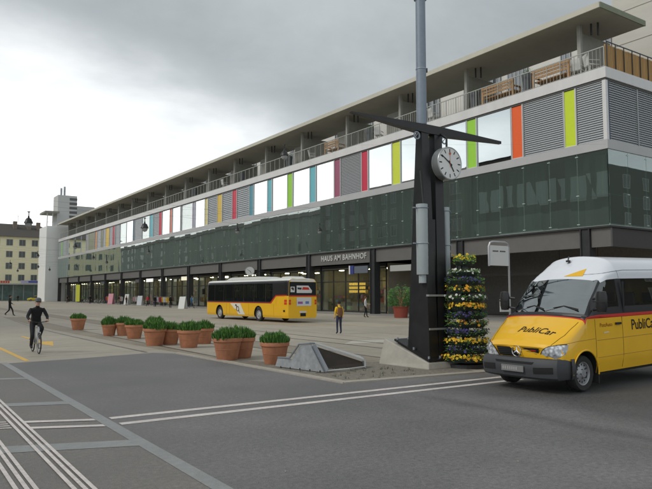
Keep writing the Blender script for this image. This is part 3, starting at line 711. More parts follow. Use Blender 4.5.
# ================================================================== CLOCK TOWER
T = empty('clock_mast', (11.98, 12.9, 0), 0, 'black twin-finned steel mast with a long tapered cross arm, standing on a concrete wedge', 'mast')
TX, TY = 11.98, 12.9
def fin(x0b, x1b, x0t, x1t):
    b = MB(); zb0, zb1 = .22, .62; zt = 6.30
    P = [(x0b, 12.36, .20), (x1b, 12.36, .20), (x1b, 13.2, .50), (x0b, 13.2, .50), (x0t, 12.84, zt), (x1t, 12.84, zt), (x1t, 13.06, zt), (x0t, 13.06, zt)]
    i = 0; b.v = [(p[0] - TX, p[1] - TY, p[2]) for p in P]
    b.f = [(0, 1, 5, 4), (1, 2, 6, 5), (2, 3, 7, 6), (3, 0, 4, 7), (4, 5, 6, 7), (3, 2, 1, 0)]; b.m = [0] * 6
    return b.build('fin', M_black, T)
fin(11.62, 11.935, 11.86, 12.12); fin(11.94, 12.28, 12.34, 12.62)
b = MB(); b.box(11.80 - TX, 12.1 - TX, 12.6 - TY, 12.95 - TY, .3, 3.9); b.build('web_plate', M_black, T)
def slopebox(name, x0, x1, y0, y1, zf, zr, th, m, par, lift):
    b = MB(); k = (zr - zf) / (y1 - y0)
    P = [(x0, y0, zf + lift), (x1, y0, zf + lift), (x1, y1, zr + lift), (x0, y1, zr + lift)]
    b.prism([(p[0] - TX, p[1] - TY, p[2]) for p in P], (0, 0, th)); return b.build(name, m, par)
slopebox('base_plate', 11.50, 12.38, 12.27, 13.62, .16, .62, .05, M_black, T, .03)
b = MB()
for x in (11.56, 11.95, 12.32):
    for y in (12.33, 12.9, 13.55): z = .16 + (y - 12.27) * .34 + .08; b.cyl((x - TX, y - TY, z), (x - TX, y - TY, z + .06), .03, n=6)
b.build('bolt', M_galv, T).__setitem__('kind', 'stuff')
b = MB(); prof = [(9.55, 6.49, 6.52), (12.0, 6.30, 6.54), (12.6, 6.30, 6.54), (15.15, 6.42, 6.50)]
for (xa, za, zb_), (xb, zc, zd) in zip(prof, prof[1:]):
    wa = .05 if xa < 10 else .13; wb = .05 if xb > 15 else .13
    Q = [(xa, -wa, za), (xa, wa, za), (xa, wa, zb_), (xa, -wa, zb_), (xb, -wb, zc), (xb, wb, zc), (xb, wb, zd), (xb, -wb, zd)]
    i = len(b.v); b.v += [(q[0] - TX, q[1] + 12.95 - TY, q[2]) for q in Q]
    for f in ((0, 1, 5, 4), (1, 2, 6, 5), (2, 3, 7, 6), (3, 0, 4, 7)): b.f.append(tuple(i + t for t in f)); b.m.append(0)
    if xa < 10: b.f.append((i, i + 3, i + 2, i + 1)); b.m.append(0)
    if xb > 15: b.f.append((i + 4, i + 5, i + 6, i + 7)); b.m.append(0)
b.build('cross_arm', M_black, T)
for (x, y) in ((11.70, 12.85), (12.72, 12.85)):
    b = MB(); b.torus((x - TX, y - TY, 6.19), (0, 1, 0), .095, .022, 20, 6); b.cyl((x - TX - .07, y - TY, 6.13), (x - TX + .05, y - TY, 6.26), .012, n=6); b.cyl((x - TX, y - TY, 6.26), (x - TX, y - TY + .05, 6.34), .02, n=6); b.build('ring', M_galv, T)
# strip-lamp housings on either flank
for (x, y, w, nm) in ((11.64, 12.62, .155, 0), (12.62, 12.72, .10, 1)):
    b = MB(); b.lathe([(w * .98, 0), (w, .02), (w, 1.84), (w * .98, 1.86), (0, 1.86)], (x - TX, y - TY, 2.42), 20); b.lathe([(0, 0), (w * .98, 0)], (x - TX, y - TY, 2.42), 20)
    lb = b.build('lamp_housing', M_lampbox, T, smooth=True)
    b = MB()
    for k in range(9): b.box(x - TX + w * .75, x - TX + w * .92, y - TY - w * .75, y - TY - w * .52, 2.5 + k * .2, 2.64 + k * .2)
    b.build('lamp_slot', M_dark, lb)
    b = MB()
    for z in (2.42 + 1.76, 2.42 + .82): b.torus((x - TX, y - TY, z), (0, 0, 1), w + .008, .014, 24, 6); b.box(x - TX - w - .12 * (1 - nm), x - TX + w + .10, y - TY + .02, y - TY + .06, z - .015, z + .015)
    b.build('bracket', M_galv, lb)
    if nm == 0: b = MB(); b.cyl((x - TX, y - TY, 2.2), (x - TX, y - TY, 2.42), .10, n=14); b.build('lamp_foot', M_lampbox, lb); b = MB(); b.cyl((x - TX + .05, y - TY, 4.28), (x - TX + .06, y - TY + .12, 5.2), .016, n=6); b.build('cable', M_dark, lb)
b = MB()
for z in (.98, 1.85): b.box(11.66 - TX, 12.30 - TX, 12.36 - TY + .03 * z - .0, 12.40 - TY + .06 * z, z, z + .05)
b.build('cross_bar', mat('bar_pale', (.36, .36, .35), .4, metal=.4), T)
mp_ = empty('steel_pole', (12.02, 13.0, 6.56), 0, 'tall round galvanised pole rising above the black cross arm out of the picture', 'pole')
b = MB(); b.cyl((0, 0, 0), (0, 0, 3.9), .142, .135, 20); b.cyl((0, 0, 3.9), (0, 0, 6.5), .125, .12, 20); b.build('shaft', mat('pole_galv', (.22, .26, .31), .5, metal=.25, var=.10, vscale=5), mp_, smooth=True)
b = MB(); b.cyl((0, 0, 3.55), (0, 0, 3.78), .18, n=20); b.cyl((0, 0, 1.55), (0, 0, 1.58), .15, n=20); b.build('collar', M_galv, mp_, smooth=True)
b = MB(); b.box(.13, .2, -.05, .03, 1.50, 1.62); b.build('cable_lug', M_dark, mp_)
# station clock under the arm
K = empty('station_clock', (12.56, 12.60, 5.46), 0, 'round white two-faced station clock hanging under the black arm, hands at ten to five', 'clock')
rc = .455
b = MB(); b.cyl((0, -.11, 0), (0, .11, 0), rc, n=48); b.build('case', mat('clock_case', (.30, .32, .32), .4, metal=.4), K, smooth=True)
for sgn in (-1, 1):
    b = MB(); b.cyl((0, sgn * .112, 0), (0, sgn * .118, 0), rc - .035, n=48); d = b.build('dial', mat('dial_white', (.72, .72, .70), .4), K)
    b = MB(); b.torus((0, sgn * .112, 0), (0, 1, 0), rc - .02, .02, 48, 8); b.build('bezel', mat('bezel', (.45, .46, .46), .35, metal=.5), K, smooth=True)
    b = MB()
    for k in range(60):
        a = math.pi * 2 * k / 60; big = k % 5 == 0; r1 = rc - .06; r0 = r1 - (.10 if big else .03); w = .017 if big else .006
        ux, uz = math.sin(a), math.cos(a)
        if not big: continue
        b.quad(*[(sgn * -1 * (ux * r + uz * q), sgn * .1195, uz * r - ux * q) for r, q in ((r0, -w), (r1, -w), (r1, w), (r0, w))])
    b.build('hour_mark', mat('ink', (.015, .015, .015), .5), d, fix=False).__setitem__('kind', 'stuff')
    def hand(nm, ang, ln, tl, w, off, m):
        bb = MB(); ux, uz = math.sin(ang), math.cos(ang); y = sgn * off
        bb.prism([(-sgn * (ux * r + uz * q), y, uz * r - ux * q) for r, q in ((-tl, -w), (ln, -w * .75), (ln, w * .75), (-tl, w))], (0, sgn * .004, 0)); bb.build(nm, m, d)
    hand('hour_hand', R(147), .26, .08, .024, .122, MATS['ink']); hand('minute_hand', R(303), .37, .09, .017, .128, MATS['ink'])
    bb = MB(); bb.box(-.004, .004, sgn * .134 - .002, sgn * .134 + .002, -.12, .25); bb.cyl((0, sgn * .132, .27), (0, sgn * .136, .27), .035, n=16); bb.build('second_hand', mat('clock_red', (.60, .10, .03), .5), d)
b = MB(); b.cyl((0, 0, rc - .01), (0, .0, rc + .28), .03, n=10); b.cyl((0, 0, rc + .26), (.0, .22, rc + .42), .03, n=10); b.build('hanger', M_black, K)

# concrete wedge under the mast
b = MB()
P = [(11.42, 12.20), (12.62, 12.20), (12.75, 14.15), (11.30, 14.05)]
Z = [.16, .16, .70, .70]
b.v = [(x, y, 0) for x, y in P] + [(P[0][0] + .05, P[0][1] + .05, Z[0]), (P[1][0] - .05, P[1][1] + .05, Z[1]), (P[2][0] - .08, P[2][1] - .08, Z[2]), (P[3][0] + .12, P[3][1] - .10, Z[3])]
b.f = [(3, 2, 1, 0), (4, 5, 6, 7), (0, 1, 5, 4), (1, 2, 6, 5), (2, 3, 7, 6), (3, 0, 4, 7)]; b.m = [0] * 6
b.v = [(x - 12, y - 13, z) for x, y, z in b.v]
w = b.build('foundation_wedge', mat('wedge_concrete', (.40, .38, .33), .85, var=.12, vscale=3, var2=.1, v2scale=.9, bump=.2), loc=(12, 13, 0))
bv = w.modifiers.new('bevel', 'BEVEL'); bv.width = .02; bv.segments = 2
tag(w, 'pale sloping concrete wedge under the black clock mast', 'foundation')

# bent steel ramp cover beside the planters
rp = empty('steel_ramp_cover', (8.9, 13.9, 0), 0, 'bent grey steel cover with a dark hollow lying on gravel by the last planter', 'ramp cover')
def V3(l): return [(x - 8.9, y - 13.9, z) for x, y, z in l]
m_st = mat('steel_sheet', (.40, .42, .44), .42, metal=.45, var=.18, vscale=2.5, var2=.12, v2scale=8); m_st2 = mat('steel_pale', (.56, .56, .55), .45, metal=.35, var=.1, vscale=3)
b = MB(); b.prism(V3([(8.86, 13.13, .02), (8.50, 14.86, .04), (8.52, 14.78, .24), (8.64, 14.24, .26), (8.70, 13.95, .62), (8.77, 13.60, .66)]), (.05, .012, 0)); b.build('side_cheek', m_st, rp)
b = MB(); b.prism(V3([(8.80, 13.56, .63), (8.90, 13.58, .65), (8.97, 13.12, .08), (8.89, 13.10, .02)]), (-.0, -.03, .02)); b.build('front_strut', mat('steel_mid', (.24, .26, .28), .5, metal=.4), rp)
b = MB(); b.prism(V3([(8.90, 13.66, .66), (9.20, 14.10, .64), (10.46, 13.78, .24), (10.28, 13.38, .19)]), (0, 0, .045)); b.build('sloping_plate', m_st2, rp)
b = MB(); b.prism(V3([(10.30, 13.40, .20), (10.44, 13.70, .26), (10.46, 13.68, .02), (10.28, 13.36, .02)]), (.03, -.015, 0)); b.build('end_plate', m_st, rp)
b = MB(); b.prism(V3([(8.95, 13.70, .04), (8.92, 13.68, .62), (10.28, 13.46, .17), (10.3, 13.42, .04)]), (0, .03, 0)); b.build('inner_plate', mat('hollow_dark', (.07, .058, .048), .8, var=.3, vscale=4), rp)  # dark plate colour stands in for the shade inside the hollow
b = MB(); b.tube(V3([(8.95, 13.15, .05), (9.6, 13.12, .06), (10.3, 13.36, .05)]), .022, 6); b.build('edge_bar', m_st2, rp)
b = MB(); b.tube(V3([(8.56, 14.82, .26), (8.60, 14.3, .29), (8.68, 13.98, .65), (8.76, 13.62, .69), (8.90, 13.60, .69)]), .025, 6); b.build('edge_roll', mat('steel_mid', (.24, .26, .28), .5, metal=.4), rp)
b = MB()
for k in range(5): y = 13.25 + k * .35; b.cyl((8.84 - (y - 13.2) * .2 - 8.9, y - 13.9, 0), (8.84 - (y - 13.2) * .2 - 8.9, y - 13.9, .06), .018, n=6)
b.build('anchor', M_dark, rp).__setitem__('kind', 'stuff')

# ================================================================== PLANTERS
def bush(seed, rr=.40, h=.40, n=1500):
    rnd = random.Random(seed); b = MB(); CL = [(rnd.uniform(0, 6.28), rnd.uniform(.3, .9), rnd.uniform(.12, .30)) for _ in range(5)]
    for _ in range(n):
        a = rnd.uniform(0, 6.283); q = math.sqrt(rnd.random()); x, y = math.cos(a) * q * rr, math.sin(a) * q * rr
        top = h * (1 - .42 * q ** 3) * rnd.uniform(.60, 1.10) * (1.18 if rnd.random() < .05 else 1) * (.80 + sum(w_ * max(0, 1 - math.hypot(x / rr - math.cos(a_) * q_, y / rr - math.sin(a_) * q_) / .55) for a_, q_, w_ in CL)); base = max(0, top - rnd.uniform(.12, .24))
        lean = q * .22 + rnd.uniform(-.06, .06); dx, dy = math.cos(a) * lean * (top - base) * 1.6, math.sin(a) * lean * (top - base) * 1.6
        w = rnd.uniform(.008, .016); t = rnd.uniform(0, 6.283); ux, uy = math.cos(t) * w, math.sin(t) * w
        b.cur = 0 if rnd.random() < .5 else (1 if rnd.random() < .82 else 2)
        b.quad((x - ux * .5, y - uy * .5, base), (x + ux * .5, y + uy * .5, base), (x + dx * .6 + ux, y + dy * .6 + uy, base + (top - base) * .6), (x + dx, y + dy, top), (x + dx * .6 - ux, y + dy * .6 - uy, base + (top - base) * .6))
    return b
POTP = [(8.72, 36.7, 1.0, 'lone terracotta planter furthest from the mast, standing apart from the group'), (8.66, 30.6, .86, 'terracotta planter with a tall domed bush, first of the group on its far left'),
 (9.25, 30.3, .98, 'terracotta planter just right of the tall domed bush, partly behind its neighbour'), (8.98, 27.95, .98, 'terracotta planter in the middle of the far cluster, in front of a half hidden one'),
 (9.95, 28.1, 1.0, 'mostly hidden terracotta planter at the back of the far cluster'), (8.42, 23.8, 1.05, 'large terracotta planter in front at the right end of the far cluster'),
 (9.10, 24.0, .95, 'terracotta planter tucked behind the large one at the right end of the far cluster'), (9.12, 22.2, 1.03, 'terracotta planter left of a smaller half hidden one, midway along the row'),
 (10.3, 23.6, .98, 'half hidden terracotta planter behind the one midway along the row'), (8.34, 17.4, 1.06, 'terracotta planter with a wide bush, front one of the near pair'),
 (8.98, 17.75, 1.0, 'terracotta planter half hidden behind the front one of the near pair'), (8.93, 15.65, .98, 'terracotta planter nearest the steel ramp cover, last of the row')]
bushes = [bush(k).build('bush', [F_dark, F_mid, F_lite], fix=False) for k in range(4)]
PP = None
for k, (x, y, sc, lab) in enumerate(POTP):
    e = empty('planter', (x, y, .004), random.uniform(0, 6), lab, 'planter', 'terracotta planters along the tram track')
    sc *= .97; e.scale = (sc, sc, sc)
    if PP is None:
        b = MB(); b.lathe([(0, 0), (.28, 0), (.295, .03), (.385, .50), (.40, .505), (.42, .52), (.425, .60), (.415, .625), (.385, .625), (.375, .56), (0, .55)], (0, 0, 0), 40); PP = b.build('pot', M_terr, e, smooth=True)
        r1 = MB(); r1.torus((0, 0, .30), (0, 0, 1), .346, .009, 36, 6); R1 = r1.build('pot_band', M_terr, PP, smooth=True)
        s_ = MB(); s_.lathe([(0, .57), (.37, .565)], (0, 0, 0), 20); SO = s_.build('soil', M_soil, e)
    else:
        p = PP.copy(); COL.objects.link(p); p.parent = e
        r_ = R1.copy(); COL.objects.link(r_); r_.parent = p
        q = SO.copy(); COL.objects.link(q); q.parent = e
    o = bushes[k % 4].copy(); COL.objects.link(o); o.parent = e; o.location = (0, 0, .56)
    hz = {1: 1.35, 9: .95, 10: 1.05, 11: 1.0}.get(k, .9 + .2 * ((k * 37) % 10) / 10); o.scale = ((1.08 if k in (1, 5, 9) else 1), 1, hz); o.rotation_euler = (0, 0, k * 1.3)
for o in bushes: bpy.data.objects.remove(o)

# ================================================================== FLOWER TOWER
FT = empty('flower_tower', (12.72, 12.16, 0), 0, 'tiered tower of pansies in yellow, violet and white beside the black mast', 'flower tower')
TIERS = [(2.70, .24, 'g'), (2.42, .33, 'w'), (2.20, .42, 'v'), (1.97, .42, 'o'), (1.74, .44, 'w'), (1.52, .45, 'O'), (1.30, .47, 'V'), (1.08, .48, 'b'), (.86, .50, 'v'), (.62, .52, 'y'), (.42, .55, 'V'), (.20, .60, 'y')]
rnd = random.Random(3)
b = MB(); b.cyl((0, 0, 0), (0, 0, 2.7), .10, n=10); b.cyl((0, 0, 0), (0, 0, .10), .52, n=24); b.build('core', M_dark, FT)
def flower(b, c, nrm, r, pi):
    n = Vector(nrm).normalized(); u = n.orthogonal().normalized(); w = n.cross(u); c = Vector(c); a0 = rnd.uniform(0, 6.3)
    for k in range(5):
        a = a0 + k * 1.2566; d = u * math.cos(a) + w * math.sin(a); s_ = u * -math.sin(a) + w * math.cos(a)
        b.cur = pi; b.quad(c, c + d * r * .7 - s_ * r * .45 + n * .008, c + d * r * 1.05 + n * .002, c + d * r * .7 + s_ * r * .45 + n * .008)
    b.cur = 4; q = c + n * .006; b.quad(q + u * r * .28, q + w * r * .28, q - u * r * .28, q - w * r * .28)
for (z, r, kind) in TIERS:
    r *= 1.10
    b = MB(); b.lathe([(r - .16, -.02), (r - .06, -.04), (r + .01, .06), (r - .01, .07), (r - .05, .04), (.08, .05), (.08, .02), (r - .16, -.02)], (0, 0, z), 28); tr = b.build('tray', mat('tray_green', (.022, .035, .030), .6), FT, smooth=True)
    lf = MB(); nl = int(300 + 620 * r)
    for _ in range(nl):
        a = rnd.uniform(0, 6.283); q = r - .10 + rnd.uniform(-.06, .13); zz = z + rnd.uniform(-.01, .14 if kind != 'g' else .26); c = Vector((math.cos(a) * q, math.sin(a) * q, zz))
        d = Vector((math.cos(a) * .6 + rnd.uniform(-.6, .6), math.sin(a) * .6 + rnd.uniform(-.6, .6), rnd.uniform(-.2, .9))).normalized(); s_ = d.orthogonal().normalized() * .013; l_ = rnd.uniform(.04, .075)
        lf.cur = rnd.choice((0, 1, 1, 2) if kind != 'g' else (1, 2, 2)); lf.quad(c, c + d * l_ * .5 + s_, c + d * l_, c + d * l_ * .5 - s_)
    lf.build('foliage', [F_dark, F_mid, F_lite], tr, fix=False)
    fl = MB(); dens = {'g': 60, 'w': 58, 'v': 85, 'V': 80, 'o': 90, 'O': 170, 'b': 80, 'y': 170}[kind]
    for _ in range(int(dens * (.55 + r))):
        a = rnd.uniform(0, 6.283); q = r - .03 + rnd.uniform(-.08, .12); zz = z + rnd.uniform(.03, .16) + (.10 if kind == 'g' else 0)
        pi = {'g': (0, 0, 0), 'w': (2, 2, 2), 'v': (3, 3, 5), 'V': (3, 5, 3), 'o': (1, 0, 1), 'O': (1, 1, 0), 'b': (1, 0, 4), 'y': (0, 0, 1)}[kind][rnd.randrange(3)]
        flower(fl, (math.cos(a) * q, math.sin(a) * q, zz), (math.cos(a) + rnd.uniform(-.5, .5), math.sin(a) + rnd.uniform(-.5, .5), rnd.uniform(.2, .9)), rnd.uniform(.020, .042), pi)
    fl.build('blossom', [P_yel, P_org, P_wht, P_vio, P_brn, P_lav], tr, fix=False)

# ================================================================== STOP SIGN
s_ = empty('stop_sign', (16.2, 14, 0), 0, 'grey hooped tube post with a pale square stop panel behind the yellow van', 'sign')
b = MB(); b.tube([(-.46, 0, 2.80), (-.46, 0, 3.42), (-.40, 0, 3.54), (-.28, 0, 3.58), (.30, 0, 3.58), (.42, 0, 3.54), (.48, 0, 3.42), (.48, 0, 0)], .032, 10); b.build('post', mat('tube_grey', (.42, .43, .44), .4, metal=.4), s_, smooth=True)
b = MB(); b.box(-.43, .45, -.02, .02, 2.82, 3.46); p = b.build('panel', M_signw, s_)
b = MB()
for k in range(9): 
    if k != 4: b.box(-.30 + k * .068, -.25 + k * .068, -.026, -.021, 3.26, 3.30)
b.build('panel_line', M_txt, p)
b = MB(); b.box(-.0, .48, -.03, .0, 1.35, 1.75); b.build('timetable', mat('paper', (.55, .55, .54), .5), s_)

# ================================================================== VEHICLES
def catmull(p0, p1, p2, p3, t):
    return .5 * ((2 * p1) + (-p0 + p2) * t + (2 * p0 - 5 * p1 + 4 * p2 - p3) * t * t + (-p0 + 3 * p1 - 3 * p2 + p3) * t ** 3)
def loft(stations, sub_s, sub_r, matf, deform=None, lin_s=()):
    """stations: [(x,[(y,z)...sill->roof centre])]; returns verts, faces, mats of the closed mirrored body"""
    nr = len(stations[0][1]); ns = len(stations)
    def fine_rows(rows):
        P = [Vector((0, y, z)) for y, z in rows]; out = []
        for j in range(nr - 1):
            a = P[max(j - 1, 0)]; d = P[min(j + 2, nr - 1)] if j + 2 < nr else Vector((0, -P[j].y, P[j].z))
            for k in range(sub_r):
                t = k / sub_r; out.append((j + t, catmull(a, P[j], P[j + 1], d, t) if j > 0 else P[j].lerp(P[j + 1], t)))
        out.append((nr - 1, P[-1])); return out
    fs = [(x, fine_rows(r)) for x, r in stations]; full = []
    for i in range(ns - 1):
        for k in range(sub_s if (stations[i + 1][0] - stations[i][0]) > .04 else 1):
            t = k / (sub_s if (stations[i + 1][0] - stations[i][0]) > .04 else 1); x = stations[i][0] * (1 - t) + stations[i + 1][0] * t
            row = []
            for j in range(len(fs[i][1])):
                a = fs[i][1][j][1]; b_ = fs[i + 1][1][j][1]
                if i in lin_s: p = a.lerp(b_, t)
                else:
                    tt = t * t * (3 - 2 * t) * .25 + t * .75; p = a.lerp(b_, tt) if t else a.copy()
                row.append((fs[i][1][j][0], p))
            full.append((x, row))
    full.append((stations[-1][0], fs[-1][1]))
    V = []; F = []; Mx = []; nh = len(full[0][1]); ring = 2 * nh - 1
    for x, row in full:
        pts = [(x, -p.y, p.z) for _, p in row] + [(x, p.y, p.z) for _, p in reversed(row[:-1])]
        for q in pts: V.append(tuple(deform(*q)) if deform else q)
    par = [r for r, _ in full[0][1]]; parf = par + list(reversed(par[:-1]))
    for i in range(len(full) - 1):
        for j in range(ring - 1):
            a = i * ring + j; F.append((a, a + 1, a + ring + 1, a + ring))
            Mx.append(matf((full[i][0] + full[i + 1][0]) / 2, (parf[j] + parf[j + 1]) / 2, -1 if j < nh - 1 else 1))
        a = i * ring; F.append((a + ring - 1, a, a + ring, a + 2 * ring - 1)); Mx.append(0)
    F.append(tuple(range(ring))); Mx.append(matf(stations[0][0] - 1, -1, 0)); e = (len(full) - 1) * ring; F.append(tuple(e + k for k in reversed(range(ring)))); Mx.append(matf(stations[-1][0] + 1, -1, 0))
    return V, F, Mx
def body_object(V, F, Mx, mats, cutters):
    me = bpy.data.meshes.new('body'); me.from_pydata(V, [], F)
    for m in mats: me.materials.append(m)
    me.polygons.foreach_set('material_index', Mx); me.polygons.foreach_set('use_smooth', [True] * len(F))
    bm = bmesh.new(); bm.from_mesh(me); bmesh.ops.recalc_face_normals(bm, faces=bm.faces); bm.to_mesh(me); bm.free()
    o = bpy.data.objects.new('body', me); COL.objects.link(o); tmp = []
    for (x, z, r, y0, y1, mi) in cutters:
        cb = MB(); cb.cyl((x, y0, z), (x, y1, z), r, n=36); c = cb.build('cutter', mats[mi]); tmp.append(c)
        md = o.modifiers.new('cut', 'BOOLEAN'); md.object = c; md.operation = 'DIFFERENCE'; md.solver = 'EXACT'; md.material_mode = 'TRANSFER'
    dg = bpy.context.evaluated_depsgraph_get(); dg.update()
    n = bpy.data.meshes.new_from_object(o.evaluated_get(dg)); o.modifiers.clear(); o.data = n
    for c in tmp: bpy.data.objects.remove(c)
    return o
def split_material(o, names, parent):
    """names: {material index: child name}; those faces become meshes of their own"""
    src = o.data; out = []
    for mi, nm in names.items():
        bm = bmesh.new(); bm.from_mesh(src); bmesh.ops.delete(bm, geom=[f for f in bm.faces if f.material_index != mi], context='FACES')
        if not bm.faces: bm.free(); continue
        # connected pieces
        left = set(bm.faces); groups = []
        while left:
            st = [left.pop()]; g = set(st)
            while st:
                f = st.pop()
                for e in f.edges:
                    for q in e.link_faces:
                        if q in left: left.discard(q); g.add(q); st.append(q)
            groups.append(g)
        for g in groups:
            vm_ = {}; vs = []; fs = []
            for f in g:
                idx = []
                for v in f.verts:
                    if v.index not in vm_ or vm_[v.index][0] is not v: vm_[v.index] = (v, len(vs)); vs.append(tuple(v.co))
                    idx.append(vm_[v.index][1])
                fs.append(idx)
            me = bpy.data.meshes.new(nm); me.from_pydata(vs, [], fs); me.materials.append(src.materials[mi]); me.polygons.foreach_set('use_smooth', [True] * len(fs))
            c = bpy.data.objects.new(nm, me); COL.objects.link(c); c.parent = parent; out.append(c)
        bm.free()
    bm = bmesh.new(); bm.from_mesh(src); bmesh.ops.delete(bm, geom=[f for f in bm.faces if f.material_index in names], context='FACES'); bm.to_mesh(src); bm.free()
    try: src.set_sharp_from_angle(angle=R(32))
    except Exception: pass
    o.parent = parent
    return out
def bvh_of(V, F): return BVHTree.FromPolygons([Vector(v) for v in V], F)
def project(o, bvh, d, off=.006):
    d = Vector(d).normalized()
    for v in o.data.vertices:
        h = bvh.ray_cast(o.matrix_basis @ v.co - d * 3, d)
        if h[0] is not None:
            v.co = o.matrix_basis.inverted() @ (h[0] - d * off + (-d) * 0)
def densify(o, cuts=2):
    bm = bmesh.new(); bm.from_mesh(o.data); bmesh.ops.triangulate(bm, faces=bm.faces)
    for _ in range(cuts): bmesh.ops.subdivide_edges(bm, edges=[e for e in bm.edges if e.calc_length() > .05], cuts=1, use_grid_fill=True)
    bm.to_mesh(o.data); bm.free()
def patch(name, poly, m, parent, bvh, d, off=.006, cuts=3):
    b = MB(); b.quad(*poly); o = b.build(name, m, parent, fix=False); densify(o, cuts); o.matrix_basis = Matrix.Identity(4); project(o, bvh, d, off)
    o.data.polygons.foreach_set('use_smooth', [True] * len(o.data.polygons)); return o
def line_on(name, pts, r, m, parent, bvh, d, off=0.0):
    P = []; d = Vector(d).normalized()
    for a, c in zip(pts, pts[1:]):
        for k in range(8):
            P.append(Vector(a).lerp(Vector(c), k / 8))
    P.append(Vector(pts[-1])); Q = []
    for p in P:
        h = bvh.ray_cast(p - d * 3, d)
        if h[0] is not None: Q.append(h[0] - d * off)
    b = MB()
    if len(Q) > 1: b.tube(Q, r, 5)
    return b.build(name, m, parent)
M_inside = mat('arch_black', (.012, .012, .012), .9)
G_car = glass('car_glass', (.34, .38, .38), .10, .01)
G_wscreen = glass('windscreen_glass', (.42, .47, .47), .40, .02)
M_seam = mat('panel_gap', (.10, .055, .004), .8)
M_blackp = mat('black_trim', (.016, .016, .017), .35)
def wheel(parent, x, y, r, w, side, hub=.66, rimm=None):
    e = bpy.data.objects.new('wheel', None); COL.objects.link(e); e.parent = parent; e.location = (x, y, r); e.empty_display_size = .2
    rot = Matrix.Rotation(R(90) * side, 4, 'X')
    b = MB(); q = r * hub
    b.lathe([(q, -w * .45), (r * .93, -w * .5), (r, -w * .34), (r, w * .34), (r * .93, w * .5), (q + .01, w * .45), (q, w * .40), (q, -w * .45)], (0, 0, 0), 40, rot); b.build('tyre', M_rubber, e, smooth=True)
    b = MB(); b.lathe([(q, w * .43), (q * .93, w * .40), (q * .86, w * .25), (q * .62, w * .30), (q * .50, w * .40), (q * .34, w * .44), (q * .30, w * .50), (0, w * .50)], (0, 0, 0), 36, rot)
    rim = b.build('rim', rimm or M_rim, e, smooth=True)
    b = MB()
    for k in range(12):
        a = 6.283 * k / 12; p = Vector((math.cos(a) * q * .74, math.sin(a) * q * .74, w * .282)); p2 = p + Vector((0, 0, .006)); b.cyl(rot @ p, rot @ p2, q * .075, n=8)
    for k in range(6):
        a = 6.283 * k / 6; p = Vector((math.cos(a) * q * .42, math.sin(a) * q * .42, w * .43)); b.cyl(rot @ p, rot @ (p + Vector((0, 0, .02))), q * .04, n=6)
    b.build('rim_hole', M_inside, rim).__setitem__('kind', 'stuff')
    return e

# ---------------- the yellow van
VAN = empty('van', (10.29, 8.58, .004), R(2), 'yellow and white high-roofed minibus with a red waist stripe, parked at right', 'minibus')
VAN.rotation_euler = (0, R(-1.2), R(2))
SB = [(.90, .32), (.955, .55), (.965, .80), (.96, 1.10)]
ST = [
 (.10, [(.74, .40), (.78, .48), (.80, .58), (.80, .68), (.79, .76), (.77, .80), (.72, .845), (.60, .87), (.42, .885), (.2, .89), (0, .89)]),
 (.16, [(.82, .36), (.87, .50), (.885, .62), (.885, .74), (.87, .83), (.84, .88), (.78, .915), (.64, .945), (.44, .96), (.2, .97), (0, .97)]),
 (.40, [(.87, .33), (.93, .52), (.94, .70), (.935, .86), (.92, .96), (.89, 1.02), (.83, 1.055), (.67, 1.09), (.46, 1.105), (.22, 1.115), (0, 1.12)]),
 (.72, [(.88, .32), (.945, .54), (.957, .78), (.952, 1.0), (.94, 1.14), (.915, 1.20), (.86, 1.24), (.69, 1.27), (.47, 1.285), (.22, 1.295), (0, 1.30)]),
 (.97, SB[:3] + [(.958, 1.06), (.948, 1.27), (.93, 1.33), (.885, 1.37), (.71, 1.40), (.48, 1.415), (.22, 1.425), (0, 1.43)]),
 (1.00, SB[:3] + [(.958, 1.07), (.948, 1.30), (.932, 1.36), (.885, 1.395), (.71, 1.42), (.48, 1.435), (.22, 1.445), (0, 1.45)]),
 (1.05, SB[:3] + [(.96, 1.10), (.948, 1.39), (.942, 1.44), (.885, 1.47), (.71, 1.49), (.48, 1.505), (.22, 1.515), (0, 1.52)]),
 (1.38, SB[:3] + [(.96, 1.10), (.948, 1.39), (.944, 1.46), (.855, 1.78), (.70, 1.82), (.47, 1.84), (.22, 1.85), (0, 1.855)]),
 (1.72, SB[:3] + [(.96, 1.10), (.948, 1.39), (.945, 1.46), (.835, 2.10), (.68, 2.145), (.46, 2.17), (.22, 2.185), (0, 2.19)]),
 (1.98, SB[:3] + [(.96, 1.10), (.948, 1.39), (.945, 1.46), (.852, 2.16), (.78, 2.28), (.63, 2.36), (.38, 2.41), (0, 2.43)]),
 (2.40, SB[:3] + [(.96, 1.10), (.948, 1.39), (.945, 1.46), (.86, 2.18), (.81, 2.38), (.68, 2.56), (.42, 2.645), (0, 2.68)]),
 (5.60, SB[:3] + [(.96, 1.10), (.948, 1.39), (.945, 1.46), (.86, 2.18), (.81, 2.38), (.68, 2.56), (.42, 2.645), (0, 2.68)]),
 (5.72, [(.84, .36), (.90, .55), (.91, .80), (.90, 1.10), (.89, 1.39), (.885, 1.46), (.80, 2.16), (.75, 2.34), (.62, 2.47), (.38, 2.54), (0, 2.56)])]
# 0 yellow 1 white 2 red 3 black 4 side glass 5 windscreen 6 arch
def vmat(x, r, s):
    if x < .95: return 0
    if x < 1.0: return 0 if r < 4 else 2
    if x < 1.05: return 0 if r < 4 else (2 if r < 5 else 3)
    if r < 4: return 0
    if r < 5: return 2
    if x < 1.72:
        if r > 6.3: return 5
        if r < 6 and x > 1.42 and r > 5.2: return 4
        return 3
    if r < 6:
        if r < 5.2: return 3
        for a, c in ((1.72, 2.30), (2.52, 4.0), (4.08, 5.45)):
            if a < x < c: return 4
        return 3
    return 1
